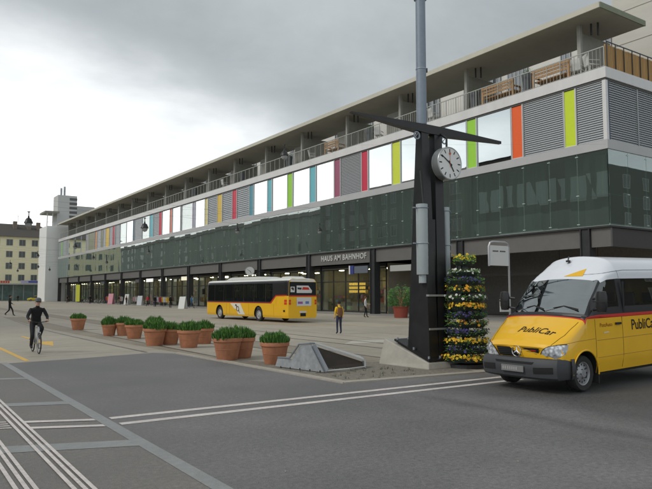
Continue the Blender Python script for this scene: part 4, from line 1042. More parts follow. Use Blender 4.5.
# extra stations so that windows end where they should
def add_station(ST, x):
    for i in range(len(ST) - 1):
        if ST[i][0] < x < ST[i + 1][0]:
            t = (x - ST[i][0]) / (ST[i + 1][0] - ST[i][0]); ST.insert(i + 1, (x, [(a[0] * (1 - t) + c[0] * t, a[1] * (1 - t) + c[1] * t) for a, c in zip(ST[i][1], ST[i + 1][1])])); return
for x in (1.42, 2.30, 2.52, 4.0, 4.08, 5.45): add_station(ST, x)
def vdef(x, y, z):
    k = max(0.0, 1 - x / 1.3); return (x + .26 * abs(y / .95) ** 3 * k ** 1.2 + (.10 * (y / .9) ** 2 if 1.0 <= x <= 2.2 and z > 1.42 and x > 1.0 else 0) * (max(0, min(1, (2.2 - x) / .5))), y, z)
V, F, Mx = loft(ST, 4, 4, vmat, vdef)
WX = .98; WR = .345
vb = bvh_of(V, F)
body = body_object(V, F, Mx, [M_yel, M_vwhite, M_red, M_blackp, G_car, G_wscreen, M_inside], [(WX, .36, .42, -1.2, -.66, 6), (WX, .36, .42, .66, 1.2, 6), (WX + 3.55, .36, .42, -1.2, -.66, 6), (WX + 3.55, .36, .42, .66, 1.2, 6)])
split_material(body, {1: 'roof', 2: 'red_stripe', 4: 'side_window', 5: 'windscreen'}, VAN)
for x in (WX, WX + 3.55):
    wheel(VAN, x, -.80, WR, .22, 1); wheel(VAN, x, .80, WR, .22, -1)
# bumper: dark plastic wrapping round the nose
b = MB(); path = []
for k in range(25):
    t = -1 + 2 * k / 24; y = t * .955
    if abs(t) > .93: x = .16 + .38 * (abs(t) ** 5) + (.10 if abs(t) > .99 else 0)
    else: x = .02 + .20 * abs(t) ** 3.4
    path.append((x, y))
path = [(.60, -.975), (.50, -.97)] + path + [(.50, .97), (.60, .975)]
prof = [(.05, .27), (.005, .31), (-.02, .44), (-.02, .52), (.0, .60), (.03, .655), (.12, .67)]
rows = []
for (x, y) in path:
    ln = math.hypot(.6, y); n_ = Vector((-.9 + .0 * x, y * (1.0 if abs(y) > .9 else .25), 0)).normalized()
    rows.append([(x - n_.x * o_ * 1.0 if False else x + n_.x * -o_ * 1.0, y + n_.y * -o_, z) for o_, z in prof])
i0 = 0
for r_ in rows: b.v += r_
m_ = len(prof)
for i in range(len(rows) - 1):
    for j in range(m_ - 1): a = i * m_ + j; b.f.append((a, a + 1, a + m_ + 1, a + m_)); b.m.append(0)
bump = b.build('bumper', M_bumper, VAN, smooth=True)
bb_ = bvh_of([tuple(v) for r_ in rows for v in r_], b.f)
def vp(name, yz, m, off=.008, par=None, bv=vb, cuts=3): return patch(name, [(-.5, y, z) for y, z in yz], m, par or VAN, bv, (1, 0, 0), off, cuts)
for y0, y1 in ((-.82, -.45), (.45, .82)): vp('air_intake', [(y0, .40), (y1, .38), (y1, .50), (y0, .52)], M_inside, .006, bump, bb_)
vp('air_intake', [(-.42, .555), (.42, .555), (.46, .60), (-.46, .60)], M_inside, .006, bump, bb_)
b = MB(); b.box(-.035, -.02, -.26, .26, .40, .52); pl = b.build('number_plate', mat('plate', (.20, .20, .195), .5), VAN)
b = MB()
for k, y in enumerate((.21, .16, .10, .05, -.0, -.05, -.10)): b.box(-.038, -.0355, y - .016, y + .016, .43, .49)
b.build('plate_mark', mat('plate_mark', (.34, .34, .33), .5), pl)
# grille, headlamps
gr = vp('grille', [(-.44, .675), (.44, .675), (.50, .855), (-.50, .855)], M_blackp, .012)
for k in range(4):
    z = .70 + .04 * k; vp('grille_bar', [(-.42 - k * .015, z), (.42 + k * .015, z), (.42 + k * .015, z + .010), (-.42 - k * .015, z + .010)], mat('bar_dark', (.05, .052, .055), .35), .024, gr)
m_lens = bpy.data.materials.new('headlamp_lens'); m_lens.use_nodes = True; t_ = m_lens.node_tree; q_ = t_.nodes['Principled BSDF']; q_.inputs['Roughness'].default_value = .12; q_.inputs['Metallic'].default_value = .25
vo = t_.nodes.new('ShaderNodeTexVoronoi'); vo.inputs['Scale'].default_value = 13; tcx = t_.nodes.new('ShaderNodeTexCoord'); t_.links.new(tcx.outputs['Object'], vo.inputs[0])
cr = t_.nodes.new('ShaderNodeValToRGB'); cr.color_ramp.elements[0].color = (.80, .82, .84, 1); cr.color_ramp.elements[1].color = (.32, .33, .35, 1); cr.color_ramp.elements[0].position = .25; cr.color_ramp.elements[1].position = .6
t_.links.new(vo.outputs['Distance'], cr.inputs[0]); t_.links.new(cr.outputs[0], q_.inputs['Base Color'])
for s in (-1, 1):
    hl = vp('headlight', [(s * .47, .665), (s * .50, .74), (s * .57, .83), (s * .68, .90), (s * .80, .925), (s * .915, .935), (s * .915, .83), (s * .90, .73), (s * .82, .68), (s * .68, .66)], m_lens, .012, cuts=4)
    line_on('headlight_rim', [(-.5, s * .47, .665), (-.5, s * .50, .74), (-.5, s * .57, .83), (-.5, s * .68, .90), (-.5, s * .80, .925), (-.5, s * .90, .935)], .008, M_inside, hl, vb, (1, 0, 0), .008)
    for (yy, zz, rr) in ((.63, .755, .042), (.77, .79, .048)):
        b = MB(); b.lathe([(0, 0), (rr, 0), (rr * .9, -.008), (rr * .5, .0)], (0, 0, 0), 20); o = b.build('reflector', mat('reflector', (.30, .31, .33), .3, metal=.5), hl, smooth=True)
        h = vb.ray_cast(Vector((-3, s * yy, zz)), Vector((1, 0, 0))); o.rotation_euler = (0, R(-80), 0); o.location = h[0] + Vector((-.018, 0, 0))
# three-pointed star in a ring
em = bpy.data.objects.new('emblem', None); COL.objects.link(em); em.parent = VAN
h = vb.ray_cast(Vector((-3, 0, .78)), Vector((1, 0, 0))); em.location = h[0] + Vector((-.045, 0, 0))
b = MB(); b.torus((0, 0, 0), (1, 0, 0), .105, .010, 32, 8); b.build('emblem_ring', M_chrome, em, smooth=True)
b = MB()
for k in range(3):
    a = R(90) + k * R(120); d_ = Vector((0, math.cos(a), math.sin(a))); w_ = Vector((0, -math.sin(a), math.cos(a)))
    t0 = d_ * .102; c1 = w_ * .021 - d_ * .0 ; c2 = -w_ * .021; f = Vector((-.014, 0, 0))
    b.quad(f, c1 + d_ * .012, t0); b.quad(f, t0, c2 + d_ * .012)
b.build('emblem_star', M_chrome, em, fix=False)
vp('badge', [(-.30, .795), (-.42, .795), (-.43, .825), (-.30, .825)], M_red, .016)
# hood gaps, washer spot, door gaps, sill seams
line_on('hood_gap', [(.22, -.70, 3), (.55, -.80, 3), (.94, -.86, 3)], .006, M_seam, VAN, vb, (0, 0, -1))
line_on('hood_gap', [(.22, .70, 3), (.55, .80, 3), (.94, .86, 3)], .006, M_seam, VAN, vb, (0, 0, -1))
line_on('door_gap', [(1.36, -3, .50), (1.36, -3, 1.38)], .006, M_seam, VAN, vb, (0, 1, 0))
line_on('door_gap', [(2.36, -3, .36), (2.36, -3, 1.40)], .006, M_seam, VAN, vb, (0, 1, 0))
line_on('door_gap', [(4.02, -3, .36), (4.02, -3, 1.40)], .006, M_seam, VAN, vb, (0, 1, 0))
line_on('side_crease', [(1.40, -3, .96), (5.4, -3, .99)], .006, mat('crease', (.34, .18, .004), .5), VAN, vb, (0, 1, 0))
line_on('side_crease', [(1.42, -3, .62), (5.4, -3, .64)], .005, MATS['crease'], VAN, vb, (0, 1, 0))
line_on('side_crease', [(.30, -3, .93), (.75, -3, .98), (1.34, -3, 1.0)], .005, MATS['crease'], VAN, vb, (0, 1, 0))
line_on('roof_seam', [(1.85, -3, 2.27), (2.3, -3, 2.33), (2.7, -3, 2.36), (5.5, -3, 2.37)], .007, mat('seam_grey', (.18, .19, .21), .6), VAN, vb, (0, 1, 0))
line_on('roof_seam', [(2.46, -3, 2.19), (2.44, -3, 2.36)], .005, MATS['seam_grey'], VAN, vb, (0, 1, 0))
for s in (-1, 1):   # wheel-arch lip
    b = MB(); P = [(WX + .435 * math.cos(R(a)), s * .963, .36 + .435 * math.sin(R(a))) for a in range(-8, 190, 9)]; b.tube(P, .016, 6); b.build('arch_lip', M_yel, VAN, smooth=True)
b = MB(); b.box(WX + .44, WX + .47, -.95, -.70, .12, .50); b.build('mud_flap', M_rubber, VAN)
b = MB(); b.box(.5, 5.5, -.86, .86, .26, .325); b.build('underbody', M_inside, VAN)
# mirrors, wipers, handle, aerial
for s in (-1, 1):
    b = MB(); b.lathe([(0, -.20), (.085, -.19), (.11, -.10), (.112, .10), (.09, .19), (0, .20)], (0, 0, 0), 18); o = b.build('mirror', M_blackp, VAN, smooth=True); o.location = (1.28, s * 1.16, 1.73); o.scale = (.72, 1.05, 1.05)
    b = MB(); b.cyl((0, 0, .08), (.10, -s * .21, .05), .024, n=8); b.cyl((0, 0, -.12), (.10, -s * .21, -.16), .024, n=8); b.box(-.115, -.08, -.13, .13, -.012, .012); b.build('mirror_arm', M_blackp, o)
for (ya, yb_) in ((-.05, -.72), (.62, -.0)):
    a = vb.ray_cast(Vector((-2, ya, 1.56)), Vector((1, 0, 0)))[0]; c = vb.ray_cast(Vector((-2, yb_, 1.56)), Vector((1, 0, 0)))[0]; mid = vb.ray_cast(Vector((-2, (ya + yb_) / 2, 1.68)), Vector((1, 0, 0)))[0]
    b = MB(); b.tube([a + Vector((-.03, 0, -.03)), mid + Vector((-.04, 0, -.06)), c + Vector((-.035, 0, .0))], .012, 6); b.tube([mid.lerp(a, .6) + Vector((-.03, 0, -.01)), mid + Vector((-.035, 0, -.04)), c + Vector((-.03, 0, .02))], .009, 6); b.build('wiper', M_blackp, VAN)
b = MB(); b.box(2.08, 2.28, -.99, -.965, 1.24, 1.285); b.build('door_handle', M_blackp, VAN)
b = MB(); b.cyl((2.15, .1, 2.56), (2.15, .1, 2.60), .05, n=12); b.cyl((2.15, .1, 2.6), (2.18, .1, 2.68), .015, n=8); b.build('aerial', M_blackp, VAN)
b = MB(); b.box(2.44, 2.50, -.945, -.93, 1.47, 2.12); b.build('window_post', M_blackp, VAN)
# yellow wedge badge on the roof cap
vp('roof_badge', [(-.02, 2.245), (-.44, 2.245), (-.44, 2.40)], M_yel, .010)
# lettering
t = text_mesh('PubliCar', .225, 'lettering', M_txt, VAN, .002, font_shear=.25, bold=.003, spacing=1.05, sx=1.0)
bake(t, (.50, -.20, 3), (0, -1, 0), (1, 0, 0)); densify(t, 1); project(t, vb, (0, 0, -1), .006)
t = text_mesh('PubliCar', .30, 'lettering', M_txt, VAN, .002, bold=.004, sx=1.0)
bake(t, (3.22, -3, 1.20), (1, 0, 0), (0, 0, 1)); densify(t, 1); project(t, vb, (0, 1, 0), .006)
t = text_mesh('PostAuto', .11, 'lettering', mat('faded_red', (.38, .13, .01), .5), VAN, .002, sx=1.1)
bake(t, (1.75, -3, 1.25), (1, 0, 0), (0, 0, 1)); project(t, vb, (0, 1, 0), .006)
patch('door_badge', [(1.66, -3, 1.085), (1.86, -3, 1.095), (1.80, -3, 1.12), (1.64, -3, 1.11)], mat('badge_pale', (.7, .62, .4), .5), VAN, vb, (0, 1, 0), .006, 1)
# seats inside
M_seat = mat('seat_cloth', (.10, .10, .105), .9)
for (x, y) in ((1.95, -.45), (1.95, .45), (3.0, -.5), (3.0, .5), (3.9, -.5), (3.9, .5), (4.8, -.5), (4.8, .5)):
    b = MB(); b.box(x, x + .45, y - .24, y + .24, .75, .95); b.box(x + .40, x + .55, y - .24, y + .24, .95, 1.58); b.box(x + .42, x + .52, y - .13, y + .13, 1.62, 1.85); b.build('seat', M_seat, VAN)
b = MB(); b.box(1.05, 1.5, -.85, .85, 1.0, 1.36); b.build('dashboard', M_seat, VAN)
b = MB(); b.torus((1.62, -.42, 1.40), (-.8, 0, .5), .20, .016, 24, 6); b.build('steering_wheel', M_seat, VAN)

# ---------------- the bus
BUS = empty('bus', (22.92, 49.35, .004), R(-87.3), 'yellow single-deck city bus with dark windows and white roof, seen from behind', 'bus')
def brow(w, top): return [(w - .06, .30), (w - .01, .45), (w, .80), (w, 1.27), (w, 1.33), (w - .01, 1.80), (w - .03, 2.66), (w - .10, 2.84), (w - .28, 2.96), (w - .7, top), (0, top + .02)]
BS = [(.0, [(1.10, .34), (1.12, .5), (1.13, .8), (1.13, 1.27), (1.12, 1.33), (1.10, 1.8), (1.05, 2.62), (.98, 2.78), (.8, 2.88), (.5, 2.9), (0, 2.91)]), (.10, brow(1.2, 2.97)), (.35, brow(1.25, 3.0)), (11.75, brow(1.25, 3.0)), (11.93, brow(1.22, 2.98)), (12.0, brow(1.16, 2.94))]
for x in (.9, 1.5, 1.55, 3.0, 3.06, 4.6, 4.66, 6.1, 6.16, 7.6, 7.66, 9.2, 9.26, 10.1, 10.6, 11.0, 11.2): add_station(BS, x)
def bmat(x, r, s):
    if x < 0: return 3
    if x > 12: return 0
    if r > 7: return 1
    if x > 10.6:
        if r < 5: return 0
        return 3
    if r < 3: return 0
    if r < 4: return 2
    if r < 6 and r > 4:
        for a, c in ((.35, 1.5), (1.55, 3.0), (3.06, 4.6), (4.66, 6.1), (6.16, 7.6), (7.66, 9.2), (9.26, 10.1)):
            if a < x < c and r > 4.2: return 4
    return 3
V, F, Mx = loft(BS, 2, 4, bmat)
bbv = bvh_of(V, F)
bod = body_object(V, F, Mx, [M_busyel, mat('bus_white', (.70, .70, .66), .5, var=.04), M_red, M_blackp, glass('bus_glass', (.34, .38, .37), .10, .02), M_glassdark, M_inside],
    [(2.35, .50, .60, -1.4, -.85, 6), (2.35, .50, .60, .85, 1.4, 6), (8.25, .50, .60, -1.4, -.85, 6), (8.25, .50, .60, .85, 1.4, 6)])
split_material(bod, {1: 'roof', 2: 'red_stripe', 4: 'side_window'}, BUS)
for x in (2.35, 8.25):
    wheel(BUS, x, -1.08, .48, .28, 1, .62, mat('rim_light', (.42, .42, .41), .5)); wheel(BUS, x, 1.08, .48, .28, -1, .62, MATS['rim_light'])
def bp(name, pts, m, off=.008, d=(0, 1, 0), par=None, cuts=2): return patch(name, pts, m, par or BUS, bbv, d, off, cuts)
# the waist line steps up to the engine cover at the back
bp('engine_cover', [(9.9, -3, 1.22), (10.62, -3, 1.22), (10.62, -3, 1.79)], M_busyel, .010)
bp('red_stripe', [(9.9, -3, 1.27), (10.62, -3, 1.78), (11.9, -3, 1.80), (11.9, -3, 1.87), (10.55, -3, 1.85), (9.78, -3, 1.30)], M_red, .013)
def br(name, yz, m, off=.008, par=None, cuts=2): return patch(name, [(14, y, z) for y, z in yz], m, par or BUS, bbv, (-1, 0, 0), off, cuts)
br('rear_window', [(-1.12, 1.84), (1.12, 1.84), (1.10, 2.74), (-1.10, 2.74)], M_glassdark, .012)
br('red_stripe', [(-1.14, 1.76), (1.14, 1.76), (1.14, 1.84), (-1.14, 1.84)], M_red, .018)
pw = mat('poster_white', (.62, .62, .60), .6)
q = br('poster', [(-1.02, 2.05), (-.68, 2.05), (-.68, 2.42), (-1.02, 2.42)], pw, .022); br('poster_mark', [(-.98, 2.30), (-.80, 2.16), (-.74, 2.20), (-.76, 2.36), (-.92, 2.38)], M_txt, .028, q, 1)
q = br('poster', [(-.52, 2.0), (.72, 2.0), (.76, 2.15), (.45, 2.50), (-.52, 2.50)], pw, .022); br('poster_mark', [(-.1, 2.22), (.55, 2.22), (.45, 2.38), (.0, 2.40)], M_red, .028, q, 1); br('poster_mark', [(-.45, 2.25), (-.15, 2.22), (-.1, 2.36), (-.45, 2.37)], M_txt, .028, q, 1)
q = br('poster', [(-.52, 1.12), (.70, 1.12), (.70, 1.70), (-.52, 1.70)], pw, .022); br('poster_mark', [(-.42, 1.26), (-.02, 1.26), (-.02, 1.42), (-.42, 1.42)], mat('mark_purple', (.3, .1, .3), .5), .028, q, 1)
br('poster_mark', [(.20, 1.26), (.50, 1.26), (.50, 1.44), (.20, 1.44)], mat('mark_blue', (.12, .2, .42), .5), .028, q, 1)
br('number_plate', [(-.28, .66), (.28, .66), (.28, .78), (-.28, .78)], pw, .022); br('hatch', [(-.2, .42), (.25, .42), (.25, .64), (-.2, .64)], M_inside, .015)
for z in (1.40, 1.22): 
    bp('tail_light', [(11.62, -3, z), (11.90, -3, z), (11.90, -3, z + .15), (11.62, -3, z + .15)], M_tail, .016); br('tail_light', [(.98, z), (1.13, z), (1.13, z + .15), (.98, z + .15)], M_tail, .02); br('tail_light', [(-1.13, z), (-.98, z), (-.98, z + .15), (-1.13, z + .15)], M_tail, .02)
bp('vent', [(11.5, -3, .72), (11.72, -3, .72), (11.72, -3, .86), (11.5, -3, .86)], M_inside, .010)
for x in (10.3, 6.9, 4.0, 3.5): line_on('panel_gap', [(x, -3, .36), (x, -3, 1.24)], .008, mat('gap_dark_yellow', (.30, .14, .004), .6), BUS, bbv, (0, 1, 0))
# white flash with the post horn
br('roof_rim', [(-1.05, 2.76), (1.05, 2.76), (.95, 2.93), (-.95, 2.93)], MATS['bus_white'], .014)
q = bp('white_flash', [(4.10, -3, 1.24), (5.65, -3, 1.24), (6.35, -3, .42), (5.35, -3, .42), (5.05, -3, .80), (4.75, -3, .84)], mat('flash_white', (.74, .72, .62), .4), .010)
b = MB(); b.torus((5.30, -1.275, .84), (0, 1, 0), .17, .022, 24, 6); b.tube([(5.12, -1.275, .80), (5.16, -1.275, 1.00), (5.02, -1.275, 1.12)], [.02, .03, .07], 8); b.tube([(5.46, -1.275, .84), (5.50, -1.275, .62), (5.62, -1.275, .55)], .018, 6); b.build('post_horn', M_txt, q)
# roof plant, mirrors, interior
b = MB(); pr = [(2.6, 3.0), (3.2, 3.16), (3.6, 3.20), (7.4, 3.20), (8.1, 3.12), (8.6, 3.0)]; b.prism([(x, -.8, z) for x, z in pr], (0, 1.6, 0)); o = b.build('roof_unit', mat('unit_white', (.66, .66, .63), .6), BUS)
b = MB(); pr = [(9.9, 3.0), (10.3, 3.13), (11.1, 3.14), (11.5, 3.0)]; b.prism([(x, -.5, z) for x, z in pr], (0, 1.1, 0)); b.build('roof_unit', MATS['unit_white'], BUS)
for s in (-1, 1): b = MB(); b.box(-.28, -.16, s * 1.38 - .1, s * 1.38 + .1, 1.9, 2.35); b.cyl((-.2, s * 1.38, 2.35), (.15, s * 1.15, 2.7), .025, n=6); b.build('mirror', M_blackp, BUS)
for k in range(9):
    for y in (-.75, .75): b = MB(); x = 2.9 + k * .82; b.box(x, x + .42, y - .4, y + .4, .9, 1.0); b.box(x + .4, x + .46, y - .4, y + .4, 1.0, 1.62); b.build('seat', mat('bus_seat', (.08, .10, .16), .9), BUS)
b = MB()
for x in (1.6, 3.2, 4.8, 6.4, 8.0): 
    for y in (-.3, .3): b.cyl((x, y, .4), (x, y, 2.8), .02, n=6)
b.build('grab_pole', mat('pole_yellow', (.6, .45, .05), .4), BUS).__setitem__('kind', 'stuff')

# ================================================================== PEOPLE
def skin_mesh(J, Ed, root, name, mats, edge_mat, sub=2):
    """J: {joint: (pos, radius or (rx, ry))}; Ed: list of (a, b); grows one continuous surface"""
    keys = list(J); me = bpy.data.meshes.new(name); me.from_pydata([J[k][0] for k in keys], [(keys.index(a), keys.index(b_)) for a, b_ in Ed], [])
    o = bpy.data.objects.new(name, me); COL.objects.link(o); md = o.modifiers.new('skin', 'SKIN'); md.use_smooth_shade = True
    for i, k in enumerate(keys):
        r = J[k][1]; r = r if isinstance(r, tuple) else (r, r); sv = me.skin_vertices[0].data[i]; sv.radius = r; sv.use_root = (k == root)
    sb = o.modifiers.new('sub', 'SUBSURF'); sb.levels = sub; sb.render_levels = sub
    dg = bpy.context.evaluated_depsgraph_get(); dg.update(); n = bpy.data.meshes.new_from_object(o.evaluated_get(dg)); n.name = name; bpy.data.objects.remove(o)
    n.materials.clear()
    for m in mats: n.materials.append(m)
    segs = [(Vector(J[a][0]), Vector(J[b_][0]), edge_mat[(a, b_)], (J[a][1] if not isinstance(J[a][1], tuple) else sum(J[a][1]) / 2)) for a, b_ in Ed]
    for p in n.polygons:
        c = p.center; best = (9, 0)
        for a, b_, mi, r in segs:
            ab = b_ - a; t = max(0, min(1, (c - a).dot(ab) / ab.length_squared)); d = (c - (a + ab * t)).length / (r + .02)
            if d < best[0]: best = (d, mi)
        p.material_index = best[1]; p.use_smooth = True
    return n
# slots: 0 skin 1 top 2 trousers 3 shoes
def figure_mesh(pose):
    P = dict(
      stand=dict(le=(.23, .02, 1.16), lw=(.22, -.06, .93), re=(-.23, .02, 1.16), rw=(-.22, -.06, .93), lk=(.10, -.02, .50), la=(.11, .02, .09), rk=(-.10, -.03, .50), ra=(-.12, .0, .09)),
      walk=dict(le=(.22, .14, 1.18), lw=(.20, .02, .96), re=(-.22, -.04, 1.17), rw=(-.19, -.26, 1.02), lk=(.09, -.20, .52), la=(.09, -.28, .10), rk=(-.09, .02, .50), ra=(-.09, .36, .16)),
      hold=dict(le=(.22, -.02, 1.16), lw=(.10, -.26, 1.12), re=(-.22, .02, 1.17), rw=(-.22, -.08, .94), lk=(.10, -.06, .50), la=(.12, -.10, .09), rk=(-.09, .0, .50), ra=(-.10, .10, .10)),
    )[pose]
    J = {'pel': ((0, 0, .94), (.145, .105)), 'wst': ((0, 0, 1.10), (.135, .10)), 'cst': ((0, -.005, 1.30), (.165, .115)), 'nk0': ((0, .005, 1.44), (.085, .075)), 'nk': ((0, 0, 1.50), .055), 'hd0': ((0, -.02, 1.57), (.066, .08)), 'hd': ((0, -.015, 1.65), (.078, .095)), 'hd2': ((0, -.005, 1.72), (.06, .075)),
         'ls': ((.17, 0, 1.40), .068), 'rs': ((-.17, 0, 1.40), .068), 'le': (P['le'], .050), 're': (P['re'], .050), 'lw': (P['lw'], .034), 'rw': (P['rw'], .034),
         'lh': ((.095, 0, .86), .088), 'rh': ((-.095, 0, .86), .088), 'lk': (P['lk'], .062), 'rk': (P['rk'], .062), 'la': (P['la'], .045), 'ra': (P['ra'], .045)}
    for s in 'lr':
        a = Vector(P[s + 'a']); J[s + 't'] = (tuple(a + Vector((0, -.15, -.055))), .036); w = Vector(P[s + 'w']); e = Vector(P[s + 'e']); J[s + 'p'] = (tuple(w + (w - e).normalized() * .07), .028)
    Ed = [('pel', 'wst'), ('wst', 'cst'), ('cst', 'nk0'), ('nk0', 'nk'), ('nk', 'hd0'), ('hd0', 'hd'), ('hd', 'hd2')]; EM = {e: 1 for e in Ed}
    for e in (('nk', 'hd0'), ('hd0', 'hd'), ('hd', 'hd2')): EM[e] = 0
    for s in 'lr':
        for a, b_, m in (('cst', s + 's', 1), (s + 's', s + 'e', 1), (s + 'e', s + 'w', 1), (s + 'w', s + 'p', 0), ('pel', s + 'h', 2), (s + 'h', s + 'k', 2), (s + 'k', s + 'a', 2), (s + 'a', s + 't', 3)): Ed.append((a, b_)); EM[(a, b_)] = m
    return skin_mesh(J, Ed, 'pel', 'body', [M_skin, K_black, K_navy, K_shoe], EM), P
FM = {p: figure_mesh(p) for p in ('stand', 'walk', 'hold')}
def hand_mb(w, d, side, up=(0, 0, 1)):
    """palm, four bent fingers of unequal length and a thumb"""
    w = Vector(w); d = Vector(d).normalized(); s_ = d.cross(Vector((0, 1, .2))).normalized(); n_ = d.cross(s_).normalized(); b = MB()
    b.tube([w - d * .02, w + d * .03, w + d * .08], [.026, .036, .034], 8)
    for k, ln in enumerate((.065, .078, .072, .055)):
        o = w + d * .078 + s_ * (-.030 + .020 * k); b.tube([o, o + d * ln * .5 + n_ * .006, o + d * ln * .85 + n_ * .025, o + d * ln * .9 + n_ * .045], [.0095, .009, .008, .006], 6)
    o = w + d * .03 - s_ * .03 * 1.0; b.tube([o, o - s_ * .025 + d * .025, o - s_ * .03 + d * .055 + n_ * .012], [.012, .010, .007], 6)
    return b
hairb = MB(); hairb.lathe([(0, .125), (.05, .117), (.085, .085), (.098, .03), (.095, -.02), (.08, -.045)], (0, .015, 1.655), 18)
HAIR0 = hairb.build('hair', K_hair, None, smooth=True)
faceb = MB(); faceb.cyl((0, -.095, 1.655), (0, -.125, 1.632), .010, .016, 8)
FACE0 = faceb.build('nose', M_skin, None)
eyeb = MB(); 
for s in (-1, 1): eyeb.box(s * .032 - .012, s * .032 + .012, -.112, -.100, 1.662, 1.674)
EYE0 = eyeb.build('eyes', mat('eye_dark', (.02, .015, .012), .3), None)
mob = MB(); mob.box(-.022, .022, -.108, -.096, 1.592, 1.600); MOUTH0 = mob.build('mouth', mat('lip', (.32, .12, .10), .6), None)
HAND0 = {}
for p, (_, P) in FM.items():
    for s, nm in ((1, 'l'), (-1, 'r')):
        w = Vector(P[nm + 'w']); e_ = Vector(P[nm + 'e']); HAND0[(p, nm)] = hand_mb(w, w - e_, s).build('hand', M_skin, None, smooth=True)
def add_copy(src, parent, m=None):
    c = src.copy(); COL.objects.link(c); c.parent = parent
    if m: c.material_slots[0].link = 'OBJECT'; c.material_slots[0].material = m
    return c
def person(x, y, face, pose, h, top, trou, label, hair=K_hair, group=None, z=.004, shoe=K_shoe):
    e = empty('person', (x, y, z), R(face), label, 'person', group); e.scale = (h / 1.78,) * 3
    o = bpy.data.objects.new('body', FM[pose][0]); COL.objects.link(o); o.parent = e
    for i, m in enumerate((M_skin, top, trou, shoe)): o.material_slots[i].link = 'OBJECT'; o.material_slots[i].material = m
    add_copy(HAIR0, e, hair); add_copy(FACE0, e); add_copy(EYE0, e); add_copy(MOUTH0, e); add_copy(HAND0[(pose, 'l')], e); add_copy(HAND0[(pose, 'r')], e)
    return e
# face angle 0 looks toward -Y; positive turns toward +X
pw_ = person(18.2, 25.66, 168, 'stand', 1.60, K_yel, K_navy, 'person in a yellow jacket with a dark patterned backpack, seen from behind on the square')
b = MB(); b.lathe([(0, -.24), (.13, -.22), (.165, -.05), (.15, .12), (.10, .21), (0, .23)], (0, 0, 0), 14)
o = b.build('backpack', mat('pack_brown', (.16, .07, .03), .9, var=.5, vscale=14), None, smooth=True); o.scale = (1, .62, 1); o.location = (0, .16, 1.20); o.parent = pw_
for s in (-1, 1): b = MB(); b.tube([(s * .10, .14, 1.40), (s * .11, .02, 1.49), (s * .12, -.11, 1.38), (s * .13, -.12, 1.22), (s * .14, .08, 1.08)], .016, 6); b.build('strap', K_black, o).matrix_parent_inverse = Matrix.Translation((0, .16, 1.20)).inverted() if False else Matrix.Diagonal((1, 1 / .62, 1, 1)) @ Matrix.Translation((0, -.16, -1.20))
person(9.17, 63.2, 70, 'walk', 1.86, K_black, K_black, 'person in black walking with a wide stride at the far left')
PE = [
 (28.6, 44.4, 0, 'stand', 1.72, K_pink, K_navy, 'person in a pale pink top just right of the bus'),
 (30.0, 193.5, 180, 'stand', 1.8, K_black, K_black, 'dark dressed person standing in front of the cream block'),
 (32.9, 42.6, 40, 'hold', 1.75, K_white, K_black, 'person in a white jacket beside the column near the red planter'),
 (33.6, 88.8, 20, 'stand', 1.8, K_black, K_black, 'person in black by the column, left of the white board'),
 (34.6, 83.5, 60, 'walk', 1.8, K_blue, K_jean, 'person in a blue jacket walking past the clothes racks'),
 (34.4, 97.5, 10, 'stand', 1.75, K_black, K_navy, 'taller of the two dark figures left of the blue jacket'),
 (34.9, 98.6, 120, 'hold', 1.68, K_navy, K_black, 'shorter figure in navy beside the one in black'),
 (35.2, 103.2, -60, 'walk', 1.75, K_red, K_black, 'person in a red top walking under the arcade'),
 (34.8, 113.0, 30, 'stand', 1.7, K_brown, K_black, 'person in a brown coat looking into the shops'),
 (34.6, 76.2, 200, 'stand', 1.75, K_grey, K_navy, 'person in grey standing by the bus front'),
 (36.0, 121.5, 90, 'walk', 1.8, K_black, K_grey, 'person in a black jacket and grey trousers in the middle of the arcade'),
 (34.4, 135.6, 0, 'stand', 1.75, K_black, K_black, 'person in black beside the parked bicycles'),
 (35.5, 146.0, -90, 'walk', 1.75, K_green, K_black, 'person in a green jacket near the yellow banner'),
 (33.6, 152.0, 45, 'hold', 1.7, K_black, K_brown, 'person in brown trousers at the far end of the arcade'),
 (37.6, 68.2, 90, 'stand', 1.75, K_orange, K_navy, 'person in an orange top half hidden by the bus'),
]
for a in PE: person(*a[:8], hair=random.choice((K_hair, K_hair2)), group=None, z=.052 if a[0] > 36.2 else .004)

